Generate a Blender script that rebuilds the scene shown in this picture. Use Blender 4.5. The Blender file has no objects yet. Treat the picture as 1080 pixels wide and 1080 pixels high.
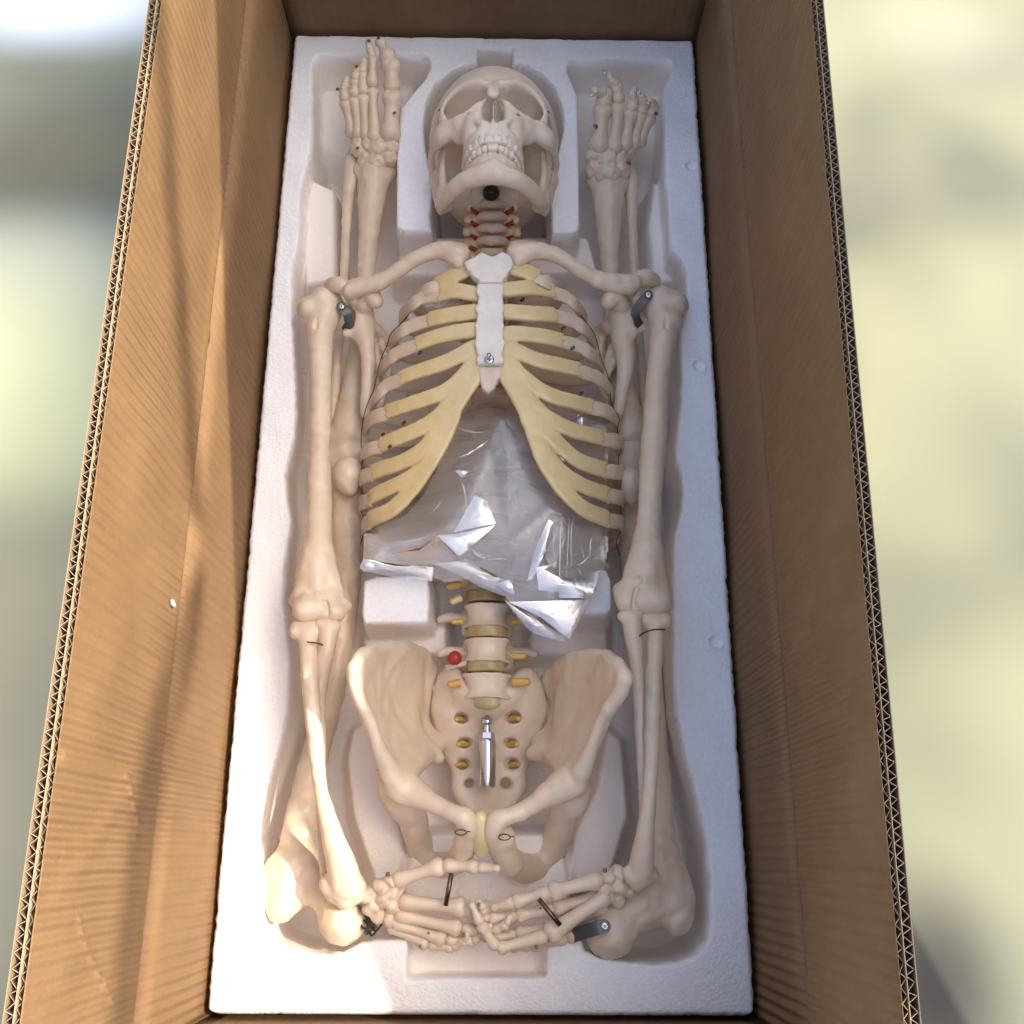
import bpy, math, random
import numpy as np
random.seed(4); rng=np.random.default_rng(4)
scene=bpy.context.scene; COL=scene.collection

# ------------------------------------------------------------------ camera
CP=np.array([0.01144605,-0.35603483,0.88034185])
CR=np.array([[0.9998992,-0.00895282,-0.01101977],[0.00500318,0.94853117,-0.31664427],[0.01328746,0.31655722,0.94848035]])
F=1080.
from mathutils import Matrix, Vector
cd=bpy.data.cameras.new('camera'); cam=bpy.data.objects.new('camera',cd); COL.objects.link(cam)
cam.matrix_world=Matrix([list(CR[i])+[CP[i]] for i in range(3)]+[[0,0,0,1]])
cd.sensor_width=36; cd.lens=36.; cd.clip_start=.01; cd.clip_end=200; scene.camera=cam

def V(px,py,z=0.):
    """world point at height z that the photograph shows at px,py"""
    d=CR@np.array([(px-540)/F,-(py-540)/F,-1.]); return CP+d*(z-CP[2])/d[2]
def S(p):
    """metres per photo pixel at a world point"""
    return -((np.asarray(p)-CP)@CR)[2]/F

# ------------------------------------------------------------------ objects
def tag(o,label=None,cat=None,group=None,kind=None):
    if label:o['label']=label
    if cat:o['category']=cat
    if group:o['group']=group
    if kind:o['kind']=kind
    return o
def empty(name,loc):
    o=bpy.data.objects.new(name,None); COL.objects.link(o); o.location=loc; o.empty_display_size=.05; return o
def link(name,me,mat,parent=None):
    o=bpy.data.objects.new(name,me); COL.objects.link(o)
    if mat is not None: me.materials.append(mat)
    if parent is not None:
        o.parent=parent
        r=parent
        off=Vector((0,0,0))
        while r is not None: off+=r.location; r=r.parent
        o.location=-off
    return o
def mesh(name,verts,faces,smooth=True):
    verts=np.asarray(verts,np.float32); me=bpy.data.meshes.new(name)
    if isinstance(faces,np.ndarray):
        n=len(faces); k=faces.shape[1]
        me.vertices.add(len(verts)); me.vertices.foreach_set('co',verts.ravel())
        me.loops.add(n*k); me.loops.foreach_set('vertex_index',faces.astype(np.int32).ravel())
        me.polygons.add(n); me.polygons.foreach_set('loop_start',np.arange(n,dtype=np.int32)*k)
        me.polygons.foreach_set('loop_total',np.full(n,k,np.int32))
        me.update(calc_edges=True); me.validate()
    else:
        me.from_pydata(verts.tolist(),[],faces)
    me.polygons.foreach_set('use_smooth',[smooth]*len(me.polygons)); me.update()
    return me

# ------------------------------------------------------------------ distance-field modelling
class Sdf:
    def __init__(s,lo,hi,vox):
        s.lo=np.array(lo,float);s.v=vox;s.n=(np.ceil((np.array(hi)-s.lo)/vox).astype(int)+1)
        s.D=np.full(s.n,.02,np.float32)
        s.ax=[(s.lo[i]+np.arange(s.n[i])*vox).astype(np.float32) for i in range(3)]
    def box(s,lo,hi):
        a=np.clip(np.floor((np.array(lo)-s.lo)/s.v).astype(int),0,s.n);b=np.clip(np.ceil((np.array(hi)-s.lo)/s.v).astype(int)+1,0,s.n)
        sl=tuple(slice(a[i],b[i]) for i in range(3))
        return sl,s.ax[0][sl[0]][:,None,None],s.ax[1][sl[1]][None,:,None],s.ax[2][sl[2]][None,None,:]
    def put(s,sl,d,k,op):
        D=s.D[sl]
        if D.size==0:return
        if op=='add':
            if k>0:
                h=np.clip(k-np.abs(D-d),0,None)/k; s.D[sl]=np.minimum(D,d)-h*h*k*.25
            else: s.D[sl]=np.minimum(D,d)
        elif op=='cut':
            d=-d
            if k>0:
                h=np.clip(k-np.abs(D-d),0,None)/k; s.D[sl]=np.maximum(D,d)+h*h*k*.25
            else: s.D[sl]=np.maximum(D,d)
    def fn(s,lo,hi,f,k=.003,op='add'):
        sl,x,y,z=s.box(lo,hi); s.put(sl,f(x,y,z),k,op)
    def cone(s,a,b,ra,rb,k=.003,op='add',m=None):
        a=np.asarray(a,float);b=np.asarray(b,float);R=max(ra,rb);m=(m or (k+3*s.v))+R
        sl,x,y,z=s.box(np.minimum(a,b)-m,np.maximum(a,b)+m)
        ba=b-a;l2=max(ba@ba,1e-12)
        px,py,pz=x-a[0],y-a[1],z-a[2]
        t=np.clip((px*ba[0]+py*ba[1]+pz*ba[2])/l2,0,1)
        d=np.sqrt((px-t*ba[0])**2+(py-t*ba[1])**2+(pz-t*ba[2])**2)-(ra+(rb-ra)*t)
        s.put(sl,d,k,op)
    def ball(s,c,r,k=.003,op='add',rot=None):
        r=np.array([r]*3 if np.isscalar(r) else r,float);c=np.asarray(c,float);m=k+3*s.v
        ext=np.full(3,r.max()) if rot is not None else r
        sl,x,y,z=s.box(c-ext-m,c+ext+m)
        p=[x-c[0],y-c[1],z-c[2]]
        if rot is not None:
            p=[rot[0][i]*p[0]+rot[1][i]*p[1]+rot[2][i]*p[2] for i in range(3)]
        q=[p[i]/r[i] for i in range(3)]
        k0=np.sqrt(q[0]**2+q[1]**2+q[2]**2);k1=np.sqrt((q[0]/r[0])**2+(q[1]/r[1])**2+(q[2]/r[2])**2)
        s.put(sl,k0*(k0-1)/np.maximum(k1,1e-6),k,op)
    def rbox(s,c,h,r,k=.002,op='add'):
        c=np.asarray(c,float);h=np.asarray(h,float);m=k+3*s.v
        sl,x,y,z=s.box(c-h-m,c+h+m)
        q=[np.abs(x-c[0])-h[0]+r,np.abs(y-c[1])-h[1]+r,np.abs(z-c[2])-h[2]+r]
        d=np.sqrt(np.maximum(q[0],0)**2+np.maximum(q[1],0)**2+np.maximum(q[2],0)**2)+np.minimum(np.maximum(np.maximum(q[0],q[1]),q[2]),0)-r
        s.put(sl,d,k,op)
    def chain(s,pts,rad,k=.003,op='add',n=5,smooth=True):
        P=np.array(pts,float);r=np.array([rad]*len(P) if np.isscalar(rad) else rad,float)
        if smooth and len(P)>2: P,r=crom(P,r,n)
        for i in range(len(P)-1): s.cone(P[i],P[i+1],r[i],r[i+1],k if i==0 or op=='cut' else min(k,.0012+.15*k) if False else k*.5,op)
    def sheet(s,G,rad,k=.003,op='add',sub=None):
        """G rows x cols x 3 control net, rad scalar or net"""
        G=np.array(G,float);r=np.array(rad,float)*np.ones(G.shape[:2])
        Q=np.concatenate([G,r[...,None]],2)
        step=.0028
        def dens(A,axis):
            A=np.moveaxis(A,axis,0); L=np.linalg.norm(np.diff(A[...,:3],axis=0),axis=-1).max(); n=max(2,int(L/step)+1)
            out=[]
            for i in range(len(A)-1):
                p0=A[max(i-1,0)];p1=A[i];p2=A[i+1];p3=A[min(i+2,len(A)-1)]
                for t in np.arange(n)/n: out.append(.5*((2*p1)+(p2-p0)*t+(2*p0-5*p1+4*p2-p3)*t*t+(3*p1-p0-3*p2+p3)*t**3))
            out.append(A[-1]); return np.moveaxis(np.array(out),0,axis)
        Q=dens(dens(Q,0),1).reshape(-1,4)
        for q in Q: s.ball(q[:3],q[3],k if k<.002 else .002,op)
    def warp(s,amp,freq,seed=0):
        x=s.ax[0][:,None,None]*freq;y=s.ax[1][None,:,None]*freq;z=s.ax[2][None,None,:]*freq;a=seed*1.7
        s.D+=(amp*(np.sin(x+a+1.3*np.sin(y*.7+a))*np.sin(y*1.1+2*a+np.sin(z))*np.sin(z*.9+a*.5+np.sin(x*1.3)))).astype(np.float32)
    def mesh(s,name):
        D=s.D; D[0]=D[-1]=.01; D[:,0]=D[:,-1]=.01; D[:,:,0]=D[:,:,-1]=.01
        I=D<0; n=np.array(D.shape)
        c=np.zeros(n-1,np.int8)
        for i in (0,1):
            for j in (0,1):
                for k in (0,1): c+=I[i:n[0]-1+i,j:n[1]-1+j,k:n[2]-1+k]
        act=(c>0)&(c<8); idx=np.full(n-1,-1,np.int64); A=np.argwhere(act); idx[act]=np.arange(len(A))
        acc=np.zeros((len(A),3));cnt=np.zeros(len(A))
        cor=[(i,j,k) for i in (0,1) for j in (0,1) for k in (0,1)]
        vals={q:D[A[:,0]+q[0],A[:,1]+q[1],A[:,2]+q[2]] for q in cor}
        for a in cor:
            for ax in range(3):
                if a[ax]==0:
                    b=list(a);b[ax]=1;b=tuple(b);va,vb=vals[a],vals[b];m=(va<0)!=(vb<0)
                    t=np.where(m,va/np.where(m,va-vb,1),0)
                    p=np.tile(np.array(a,float),(len(A),1));p[:,ax]=t
                    acc[m]+=p[m];cnt[m]+=1
        Vt=s.lo+(A+acc/cnt[:,None])*s.v
        Fs=[]
        for ax in range(3):
            sa=[slice(1,-1)]*3; sb=[slice(1,-1)]*3; sa[ax]=slice(0,-1); sb[ax]=slice(1,None)
            a=I[tuple(sa)];b=I[tuple(sb)]; E=np.argwhere(a!=b)
            if len(E)==0: continue
            sg=a[E[:,0],E[:,1],E[:,2]]
            off=np.array([1,1,1]);off[ax]=0;P=E+off
            u,v=(ax+1)%3,(ax+2)%3
            def g(du,dv):
                q=P.copy();q[:,u]-=du;q[:,v]-=dv;return idx[q[:,0],q[:,1],q[:,2]]
            f=np.stack([g(1,1),g(0,1),g(0,0),g(1,0)],1)
            f[~sg]=f[~sg][:,::-1];Fs.append(f)
        Fc=np.concatenate(Fs);Fc=Fc[(Fc>=0).all(1)]
        return mesh(name,Vt,Fc)
def crom(P,r,n=5):
    Q=np.concatenate([P,r[:,None]],1);out=[]
    for i in range(len(Q)-1):
        p0=Q[max(i-1,0)];p1=Q[i];p2=Q[i+1];p3=Q[min(i+2,len(Q)-1)]
        for t in np.arange(n)/n: out.append(.5*((2*p1)+(p2-p0)*t+(2*p0-5*p1+4*p2-p3)*t*t+(3*p1-p0-3*p2+p3)*t**3))
    out.append(Q[-1]);out=np.array(out);return out[:,:3],np.maximum(out[:,3],.0004)
def bounds(pts,m): P=np.array(pts);return P.min(0)-m,P.max(0)+m
def W(l):
    """[(px,py,z,r_px)] -> points, radii in metres"""
    P=[V(a[0],a[1],a[2]) for a in l];return np.array(P),np.array([a[3]*S(p) for a,p in zip(l,P)])
def bone(name,chains,mat,parent,vox=.0012,balls=(),cuts=(),k=.004,warp=.0,flat=None,smooth=0):
    cs=[W(c) for c in chains];bs=[W([b]) for b in balls]
    allp=np.concatenate([c[0] for c in cs]+[b[0] for b in bs]);mr=max([c[1].max() for c in cs]+[b[1].max() for b in bs])
    lo,hi=bounds(allp,mr+.006);s=Sdf(lo,hi,vox)
    for P,r in cs: s.chain(P,r,k)
    for P,r in bs: s.ball(P[0],r[0],k)
    for c in cuts:
        P,r=W(c); s.chain(P,r,.0015,'cut')
    if warp: s.warp(warp,220,len(name))
    return link(name,s.mesh(name),mat,parent)

# swept tube / strap meshes
def frame_sweep(P,sect,normals=None,closed_caps=True):
    """P n x3, sect list of m x2 (a along width, b along normal)"""
    P=np.array(P,float);n=len(P);T=np.gradient(P,axis=0);T/=np.linalg.norm(T,axis=1)[:,None]
    vs=[];m=len(sect[0]);N=None
    for i in range(n):
        if normals is not None: N=np.array(normals[i],float)
        elif N is None:
            N=np.array([0,0,1.]) if abs(T[i][2])<.9 else np.array([1.,0,0])
        N=N-T[i]*(N@T[i]);N/=np.linalg.norm(N);B=np.cross(T[i],N)
        for a,b in sect[i]: vs.append(P[i]+B*a+N*b)
    fs=[]
    for i in range(n-1):
        for j in range(m):
            a=i*m+j;b=i*m+(j+1)%m;fs.append([a,b,b+m,a+m])
    if closed_caps: fs.append(list(range(m))[::-1]);fs.append([(n-1)*m+j for j in range(m)])
    return vs,fs
def tube(name,P,r,mat,parent=None,seg=10,n=4,smooth=True):
    P=np.array(P,float);R=np.array([r]*len(P) if np.isscalar(r) else r,float)
    if len(P)>2 and smooth:P,R=crom(P,R,n)
    sect=[[(q*math.cos(2*math.pi*j/seg),q*math.sin(2*math.pi*j/seg)) for j in range(seg)] for q in R]
    v,f=frame_sweep(P,sect);return link(name,mesh(name,v,f),mat,parent)
def multitube(name,Ps,r,mat,parent=None,seg=8):
    vs=[];fs=[]
    for P in Ps:
        P=np.array(P,float);sect=[[(r*math.cos(2*math.pi*j/seg),r*math.sin(2*math.pi*j/seg)) for j in range(seg)]]*len(P)
        v,f=frame_sweep(P,sect);o=len(vs);vs+=v;fs+=[[i+o for i in q] for q in f]
    return link(name,mesh(name,vs,fs),mat,parent)

# ------------------------------------------------------------------ materials
def M(name,color,rough=.5,metal=0,noise=0,scale=40,bump=0,bscale=300,sss=0,spec=.5,col2=None,coat=0):
    m=bpy.data.materials.new(name);m.use_nodes=True;nt=m.node_tree;b=nt.nodes['Principled BSDF']
    b.inputs['Base Color'].default_value=(*color,1);b.inputs['Roughness'].default_value=rough;b.inputs['Metallic'].default_value=metal
    b.inputs['Specular IOR Level'].default_value=spec
    if coat:b.inputs['Coat Weight'].default_value=coat;b.inputs['Coat Roughness'].default_value=.25
    if sss:
        b.inputs['Subsurface Weight'].default_value=sss;b.inputs['Subsurface Radius'].default_value=(1,.6,.35);b.inputs['Subsurface Scale'].default_value=.006
    tc=nt.nodes.new('ShaderNodeTexCoord')
    if noise or col2:
        n=nt.nodes.new('ShaderNodeTexNoise');n.inputs['Scale'].default_value=scale;n.inputs['Detail'].default_value=6;n.inputs['Roughness'].default_value=.6
        nt.links.new(tc.outputs['Object'],n.inputs['Vector'])
        r=nt.nodes.new('ShaderNodeValToRGB');r.color_ramp.elements[0].position=.3;r.color_ramp.elements[1].position=.72
        c2=col2 or tuple(c*(1-noise) for c in color)
        r.color_ramp.elements[0].color=(*c2,1);r.color_ramp.elements[1].color=(*color,1)
        nt.links.new(n.outputs['Fac'],r.inputs['Fac']);nt.links.new(r.outputs['Color'],b.inputs['Base Color'])
    if bump:
        n2=nt.nodes.new('ShaderNodeTexNoise');n2.inputs['Scale'].default_value=bscale;n2.inputs['Detail'].default_value=5
        nt.links.new(tc.outputs['Object'],n2.inputs['Vector'])
        bp=nt.nodes.new('ShaderNodeBump');bp.inputs['Strength'].default_value=.5;bp.inputs['Distance'].default_value=bump
        nt.links.new(n2.outputs['Fac'],bp.inputs['Height']);nt.links.new(bp.outputs['Normal'],b.inputs['Normal'])
    return m
m_bone=M('bone_plastic',(.78,.645,.485),.38,noise=.17,scale=26,bump=.0008,bscale=120,col2=(.66,.515,.365),coat=.12)
def pits(m,amount=.6,scale=900,dist=.0006):
    N,Lk,B=nodes(m);tc=N.new('ShaderNodeTexCoord');mp=N.new('ShaderNodeMapping');mp.inputs['Scale'].default_value=(1,.45,1);Lk.new(tc.outputs['Object'],mp.inputs[0])
    vo=N.new('ShaderNodeTexVoronoi');vo.inputs['Scale'].default_value=scale;Lk.new(mp.outputs[0],vo.inputs['Vector'])
    ms=N.new('ShaderNodeTexNoise');ms.inputs['Scale'].default_value=38;ms.inputs['Detail'].default_value=3;Lk.new(tc.outputs['Object'],ms.inputs['Vector'])
    r1=N.new('ShaderNodeMapRange');r1.inputs[1].default_value=.10;r1.inputs[2].default_value=.28;r1.inputs[3].default_value=1;r1.inputs[4].default_value=0;Lk.new(vo.outputs['Distance'],r1.inputs[0])
    r2=N.new('ShaderNodeMapRange');r2.inputs[1].default_value=.56;r2.inputs[2].default_value=.66;Lk.new(ms.outputs['Fac'],r2.inputs[0])
    mu=N.new('ShaderNodeMath');mu.operation='MULTIPLY';Lk.new(r1.outputs[0],mu.inputs[0]);Lk.new(r2.outputs[0],mu.inputs[1])
    bp=N.new('ShaderNodeBump');bp.invert=True;bp.inputs['Strength'].default_value=amount;bp.inputs['Distance'].default_value=dist;Lk.new(mu.outputs[0],bp.inputs['Height'])
    old=B.inputs['Normal'].links
    if old: Lk.new(old[0].from_socket,bp.inputs['Normal'])
    Lk.new(bp.outputs['Normal'],B.inputs['Normal'])
    # fine streaks along the bone
    m2=N.new('ShaderNodeMapping');m2.inputs['Scale'].default_value=(1,.12,1);Lk.new(tc.outputs['Object'],m2.inputs[0]);n2=N.new('ShaderNodeTexNoise');n2.inputs['Scale'].default_value=420;n2.inputs['Detail'].default_value=4;Lk.new(m2.outputs[0],n2.inputs['Vector'])
    b2=N.new('ShaderNodeBump');b2.inputs['Strength'].default_value=.35;b2.inputs['Distance'].default_value=.0003;Lk.new(n2.outputs['Fac'],b2.inputs['Height']);Lk.new(bp.outputs['Normal'],b2.inputs['Normal']);Lk.new(b2.outputs['Normal'],B.inputs['Normal'])
def nodes(m): return m.node_tree.nodes,m.node_tree.links,m.node_tree.nodes['Principled BSDF']
pits(m_bone)
m_skull=M('skull_plastic',(.80,.69,.56),.38,scale=24,bump=.0006,bscale=150,col2=(.63,.50,.37),coat=.12)
m_teeth=M('teeth_ivory',(.82,.73,.61),.3,noise=.12,scale=120)
m_cart=M('cartilage_yellow',(.76,.615,.33),.28,scale=45,bump=.0004,bscale=160,col2=(.65,.50,.24),sss=.25,coat=.15)
m_white=M('sternum_white',(.85,.80,.70),.55,noise=.12,scale=60,bump=.0016,bscale=380)
m_disc=M('disc_amber',(.46,.34,.15),.35,scale=80,col2=(.33,.23,.09),coat=.2)
m_nerve=M('nerve_yellow',(.62,.38,.09),.4)
m_red=M('artery_red',(.36,.02,.015),.35)
m_steel=M('chrome_steel',(.62,.62,.63),.16,metal=1)
m_wire=M('dark_wire',(.03,.025,.02),.4,metal=.3)
m_bracket=M('grey_bracket',(.12,.13,.125),.45,metal=.6)
m_brass=M('spring_steel',(.16,.13,.09),.3,metal=1)

def nodes(m): return m.node_tree.nodes,m.node_tree.links,m.node_tree.nodes['Principled BSDF']
# polystyrene: beads
m_foam=bpy.data.materials.new('polystyrene_foam');m_foam.use_nodes=True
N,Lk,B=nodes(m_foam);B.inputs['Roughness'].default_value=.55;B.inputs['Specular IOR Level'].default_value=.35
B.inputs['Subsurface Weight'].default_value=0
tc=N.new('ShaderNodeTexCoord');vo=N.new('ShaderNodeTexVoronoi');vo.inputs['Scale'].default_value=400;vo.inputs['Randomness'].default_value=1
Lk.new(tc.outputs['Object'],vo.inputs['Vector'])
no=N.new('ShaderNodeTexNoise');no.inputs['Scale'].default_value=210;no.inputs['Detail'].default_value=6;Lk.new(tc.outputs['Object'],no.inputs['Vector'])
ad=N.new('ShaderNodeMath');ad.operation='MULTIPLY_ADD';ad.inputs[1].default_value=-.8;Lk.new(vo.outputs['Distance'],ad.inputs[0]);Lk.new(no.outputs['Fac'],ad.inputs[2])
bp=N.new('ShaderNodeBump');bp.inputs['Strength'].default_value=.7;bp.inputs['Distance'].default_value=.0008;Lk.new(ad.outputs[0],bp.inputs['Height']);Lk.new(bp.outputs['Normal'],B.inputs['Normal'])
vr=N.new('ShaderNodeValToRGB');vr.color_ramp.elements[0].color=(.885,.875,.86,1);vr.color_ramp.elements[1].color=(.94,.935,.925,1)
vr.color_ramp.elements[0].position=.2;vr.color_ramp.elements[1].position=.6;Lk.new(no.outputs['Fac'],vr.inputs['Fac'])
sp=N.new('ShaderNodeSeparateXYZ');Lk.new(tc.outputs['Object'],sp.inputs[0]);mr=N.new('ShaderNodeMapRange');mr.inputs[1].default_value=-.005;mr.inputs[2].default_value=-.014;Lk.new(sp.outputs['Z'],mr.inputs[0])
mx=N.new('ShaderNodeMix');mx.data_type='RGBA';Lk.new(mr.outputs[0],mx.inputs['Factor']);Lk.new(vr.outputs['Color'],mx.inputs['A']);mx.inputs['B'].default_value=(.91,.84,.765,1);Lk.new(mx.outputs['Result'],B.inputs['Base Color'])  # warm tint painted in by depth, standing in for bounced light in the hollows

# cardboard: flutes showing through (bands along y), fibre noise
def cardboard(name,col,col2,ridge=.0005,axis='Y',period=.0085):
    m=bpy.data.materials.new(name);m.use_nodes=True;N,Lk,B=nodes(m);B.inputs['Roughness'].default_value=.72;B.inputs['Specular IOR Level'].default_value=.25
    tc=N.new('ShaderNodeTexCoord')
    wn=N.new('ShaderNodeTexNoise');wn.inputs['Scale'].default_value=7;wn.inputs['Detail'].default_value=2;Lk.new(tc.outputs['Object'],wn.inputs['Vector'])
    sp=N.new('ShaderNodeSeparateXYZ');Lk.new(tc.outputs['Object'],sp.inputs[0])
    ma=N.new('ShaderNodeMath');ma.operation='MULTIPLY_ADD';ma.inputs[1].default_value=.0035;Lk.new(wn.outputs['Fac'],ma.inputs[0]);Lk.new(sp.outputs[axis],ma.inputs[2])
    mu=N.new('ShaderNodeMath');mu.operation='MULTIPLY';mu.inputs[1].default_value=2*math.pi/period;Lk.new(ma.outputs[0],mu.inputs[0])
    si=N.new('ShaderNodeMath');si.operation='SINE';Lk.new(mu.outputs[0],si.inputs[0])
    # ridge strength fades in and out
    n3=N.new('ShaderNodeTexNoise');n3.inputs['Scale'].default_value=5;n3.inputs['Detail'].default_value=3;Lk.new(tc.outputs['Object'],n3.inputs['Vector'])
    mr=N.new('ShaderNodeMapRange');mr.inputs[1].default_value=.35;mr.inputs[2].default_value=.65;mr.inputs[3].default_value=.15;mr.inputs[4].default_value=1;Lk.new(n3.outputs['Fac'],mr.inputs[0])
    mm=N.new('ShaderNodeMath');mm.operation='MULTIPLY';Lk.new(si.outputs[0],mm.inputs[0]);Lk.new(mr.outputs[0],mm.inputs[1])
    fn=N.new('ShaderNodeTexNoise');fn.inputs['Scale'].default_value=260;fn.inputs['Detail'].default_value=6;Lk.new(tc.outputs['Object'],fn.inputs['Vector'])
    a2=N.new('ShaderNodeMath');a2.operation='MULTIPLY_ADD';a2.inputs[1].default_value=.5;Lk.new(fn.outputs['Fac'],a2.inputs[0]);Lk.new(mm.outputs[0],a2.inputs[2])
    bp=N.new('ShaderNodeBump');bp.inputs['Strength'].default_value=1;bp.inputs['Distance'].default_value=ridge;Lk.new(a2.outputs[0],bp.inputs['Height']);Lk.new(bp.outputs['Normal'],B.inputs['Normal'])
    n4=N.new('ShaderNodeTexNoise');n4.inputs['Scale'].default_value=9;n4.inputs['Detail'].default_value=8;n4.inputs['Roughness'].default_value=.65;Lk.new(tc.outputs['Object'],n4.inputs['Vector'])
    r=N.new('ShaderNodeValToRGB');r.color_ramp.elements[0].position=.3;r.color_ramp.elements[1].position=.7;r.color_ramp.elements[0].color=(*col2,1);r.color_ramp.elements[1].color=(*col,1)
    Lk.new(n4.outputs['Fac'],r.inputs['Fac'])
    # fibre flecks and rubbed streaks in the paper
    fl_=N.new('ShaderNodeTexNoise');fl_.inputs['Scale'].default_value=900;fl_.inputs['Detail'].default_value=2;Lk.new(tc.outputs['Object'],fl_.inputs['Vector'])
    m5=N.new('ShaderNodeMapping');m5.inputs['Scale'].default_value=(1,1,.6) if axis=='X' else (1,1,.35);m5.inputs['Rotation'].default_value=(.5,0,0);Lk.new(tc.outputs['Object'],m5.inputs[0])
    n6=N.new('ShaderNodeTexNoise');n6.inputs['Scale'].default_value=70;n6.inputs['Detail'].default_value=7;Lk.new(m5.outputs[0],n6.inputs['Vector'])
    a6=N.new('ShaderNodeMath');a6.operation='ADD';Lk.new(fl_.outputs['Fac'],a6.inputs[0]);Lk.new(n6.outputs['Fac'],a6.inputs[1])
    r6=N.new('ShaderNodeMapRange');r6.inputs[1].default_value=.75;r6.inputs[2].default_value=1.3;r6.inputs[3].default_value=.93;r6.inputs[4].default_value=1.07;Lk.new(a6.outputs[0],r6.inputs[0])
    mx=N.new('ShaderNodeMix');mx.data_type='RGBA';mx.blend_type='MULTIPLY';mx.inputs['Factor'].default_value=1;Lk.new(r.outputs['Color'],mx.inputs['A']);Lk.new(r6.outputs[0],mx.inputs['B']);Lk.new(mx.outputs['Result'],B.inputs['Base Color'])
    return m
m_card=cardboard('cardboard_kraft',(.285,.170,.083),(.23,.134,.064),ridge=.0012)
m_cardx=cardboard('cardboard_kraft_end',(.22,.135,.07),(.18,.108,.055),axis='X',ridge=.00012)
m_cardedge=M('cardboard_cut_edge',(.55,.41,.26),.8,noise=.2,scale=300)
m_medium=M('fluting_medium',(.20,.13,.075),.85,noise=.2,scale=200)
m_cardout=M('cardboard_outer_liner',(.36,.26,.16),.7,noise=.1,scale=60)
m_floor=cardboard('cardboard_floor',(.30,.19,.10),(.24,.15,.08))

# ground: soft mottled ground tones; patches also paint in dappled light and shade
m_ground=bpy.data.materials.new('mottled_ground');m_ground.use_nodes=True;N,Lk,B=nodes(m_ground);B.inputs['Roughness'].default_value=.9
tc=N.new('ShaderNodeTexCoord')
n1=N.new('ShaderNodeTexNoise');n1.inputs['Scale'].default_value=4.2;n1.inputs['Detail'].default_value=1.2;n1.inputs['Roughness'].default_value=.4;Lk.new(tc.outputs['Object'],n1.inputs['Vector'])
r=N.new('ShaderNodeValToRGB');e=r.color_ramp.elements;e[0].position=.33;e[0].color=(.13,.14,.105,1);e[1].position=.66;e[1].color=(.25,.26,.175,1)
e2=r.color_ramp.elements.new(.5);e2.color=(.205,.215,.15,1);Lk.new(n1.outputs['Fac'],r.inputs['Fac'])
cur=r.outputs['Color']
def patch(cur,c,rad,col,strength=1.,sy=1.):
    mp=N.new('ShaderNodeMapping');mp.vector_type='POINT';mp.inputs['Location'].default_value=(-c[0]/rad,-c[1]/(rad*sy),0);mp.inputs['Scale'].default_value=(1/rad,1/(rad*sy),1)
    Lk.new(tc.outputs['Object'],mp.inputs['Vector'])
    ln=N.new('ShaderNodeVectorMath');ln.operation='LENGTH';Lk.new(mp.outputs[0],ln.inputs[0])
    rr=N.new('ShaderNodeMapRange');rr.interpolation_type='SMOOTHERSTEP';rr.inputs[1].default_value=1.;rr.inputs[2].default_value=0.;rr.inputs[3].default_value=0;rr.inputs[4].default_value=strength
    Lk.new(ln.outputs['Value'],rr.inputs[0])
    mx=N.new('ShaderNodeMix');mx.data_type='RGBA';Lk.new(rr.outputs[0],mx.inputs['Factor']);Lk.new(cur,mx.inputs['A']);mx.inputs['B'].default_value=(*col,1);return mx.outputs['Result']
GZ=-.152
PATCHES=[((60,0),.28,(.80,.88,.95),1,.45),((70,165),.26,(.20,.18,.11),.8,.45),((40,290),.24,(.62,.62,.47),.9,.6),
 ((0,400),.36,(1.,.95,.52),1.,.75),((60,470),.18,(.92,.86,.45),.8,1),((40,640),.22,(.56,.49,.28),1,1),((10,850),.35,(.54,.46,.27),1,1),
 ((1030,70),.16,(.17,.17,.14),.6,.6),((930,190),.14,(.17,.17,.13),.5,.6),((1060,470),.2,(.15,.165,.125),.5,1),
 ((985,30),.16,(.33,.33,.26),.5,.7),((930,640),.13,(.17,.18,.13),.45,.8),((990,1040),.11,(.045,.04,.04),.95,1.4)]  # last dark patch paints a shadow into the ground colour
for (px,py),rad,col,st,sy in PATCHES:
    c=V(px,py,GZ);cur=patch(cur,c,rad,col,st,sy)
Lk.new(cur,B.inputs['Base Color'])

# ------------------------------------------------------------------ ground
g=12.;gm=mesh('ground',[(-g,-g,GZ),(g,-g,GZ),(g,g,GZ),(-g,g,GZ)],[[0,1,2,3]],False)
go=link('ground',gm,m_ground);tag(go,kind='structure',label='pale mottled olive and cream ground around the box')

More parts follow.
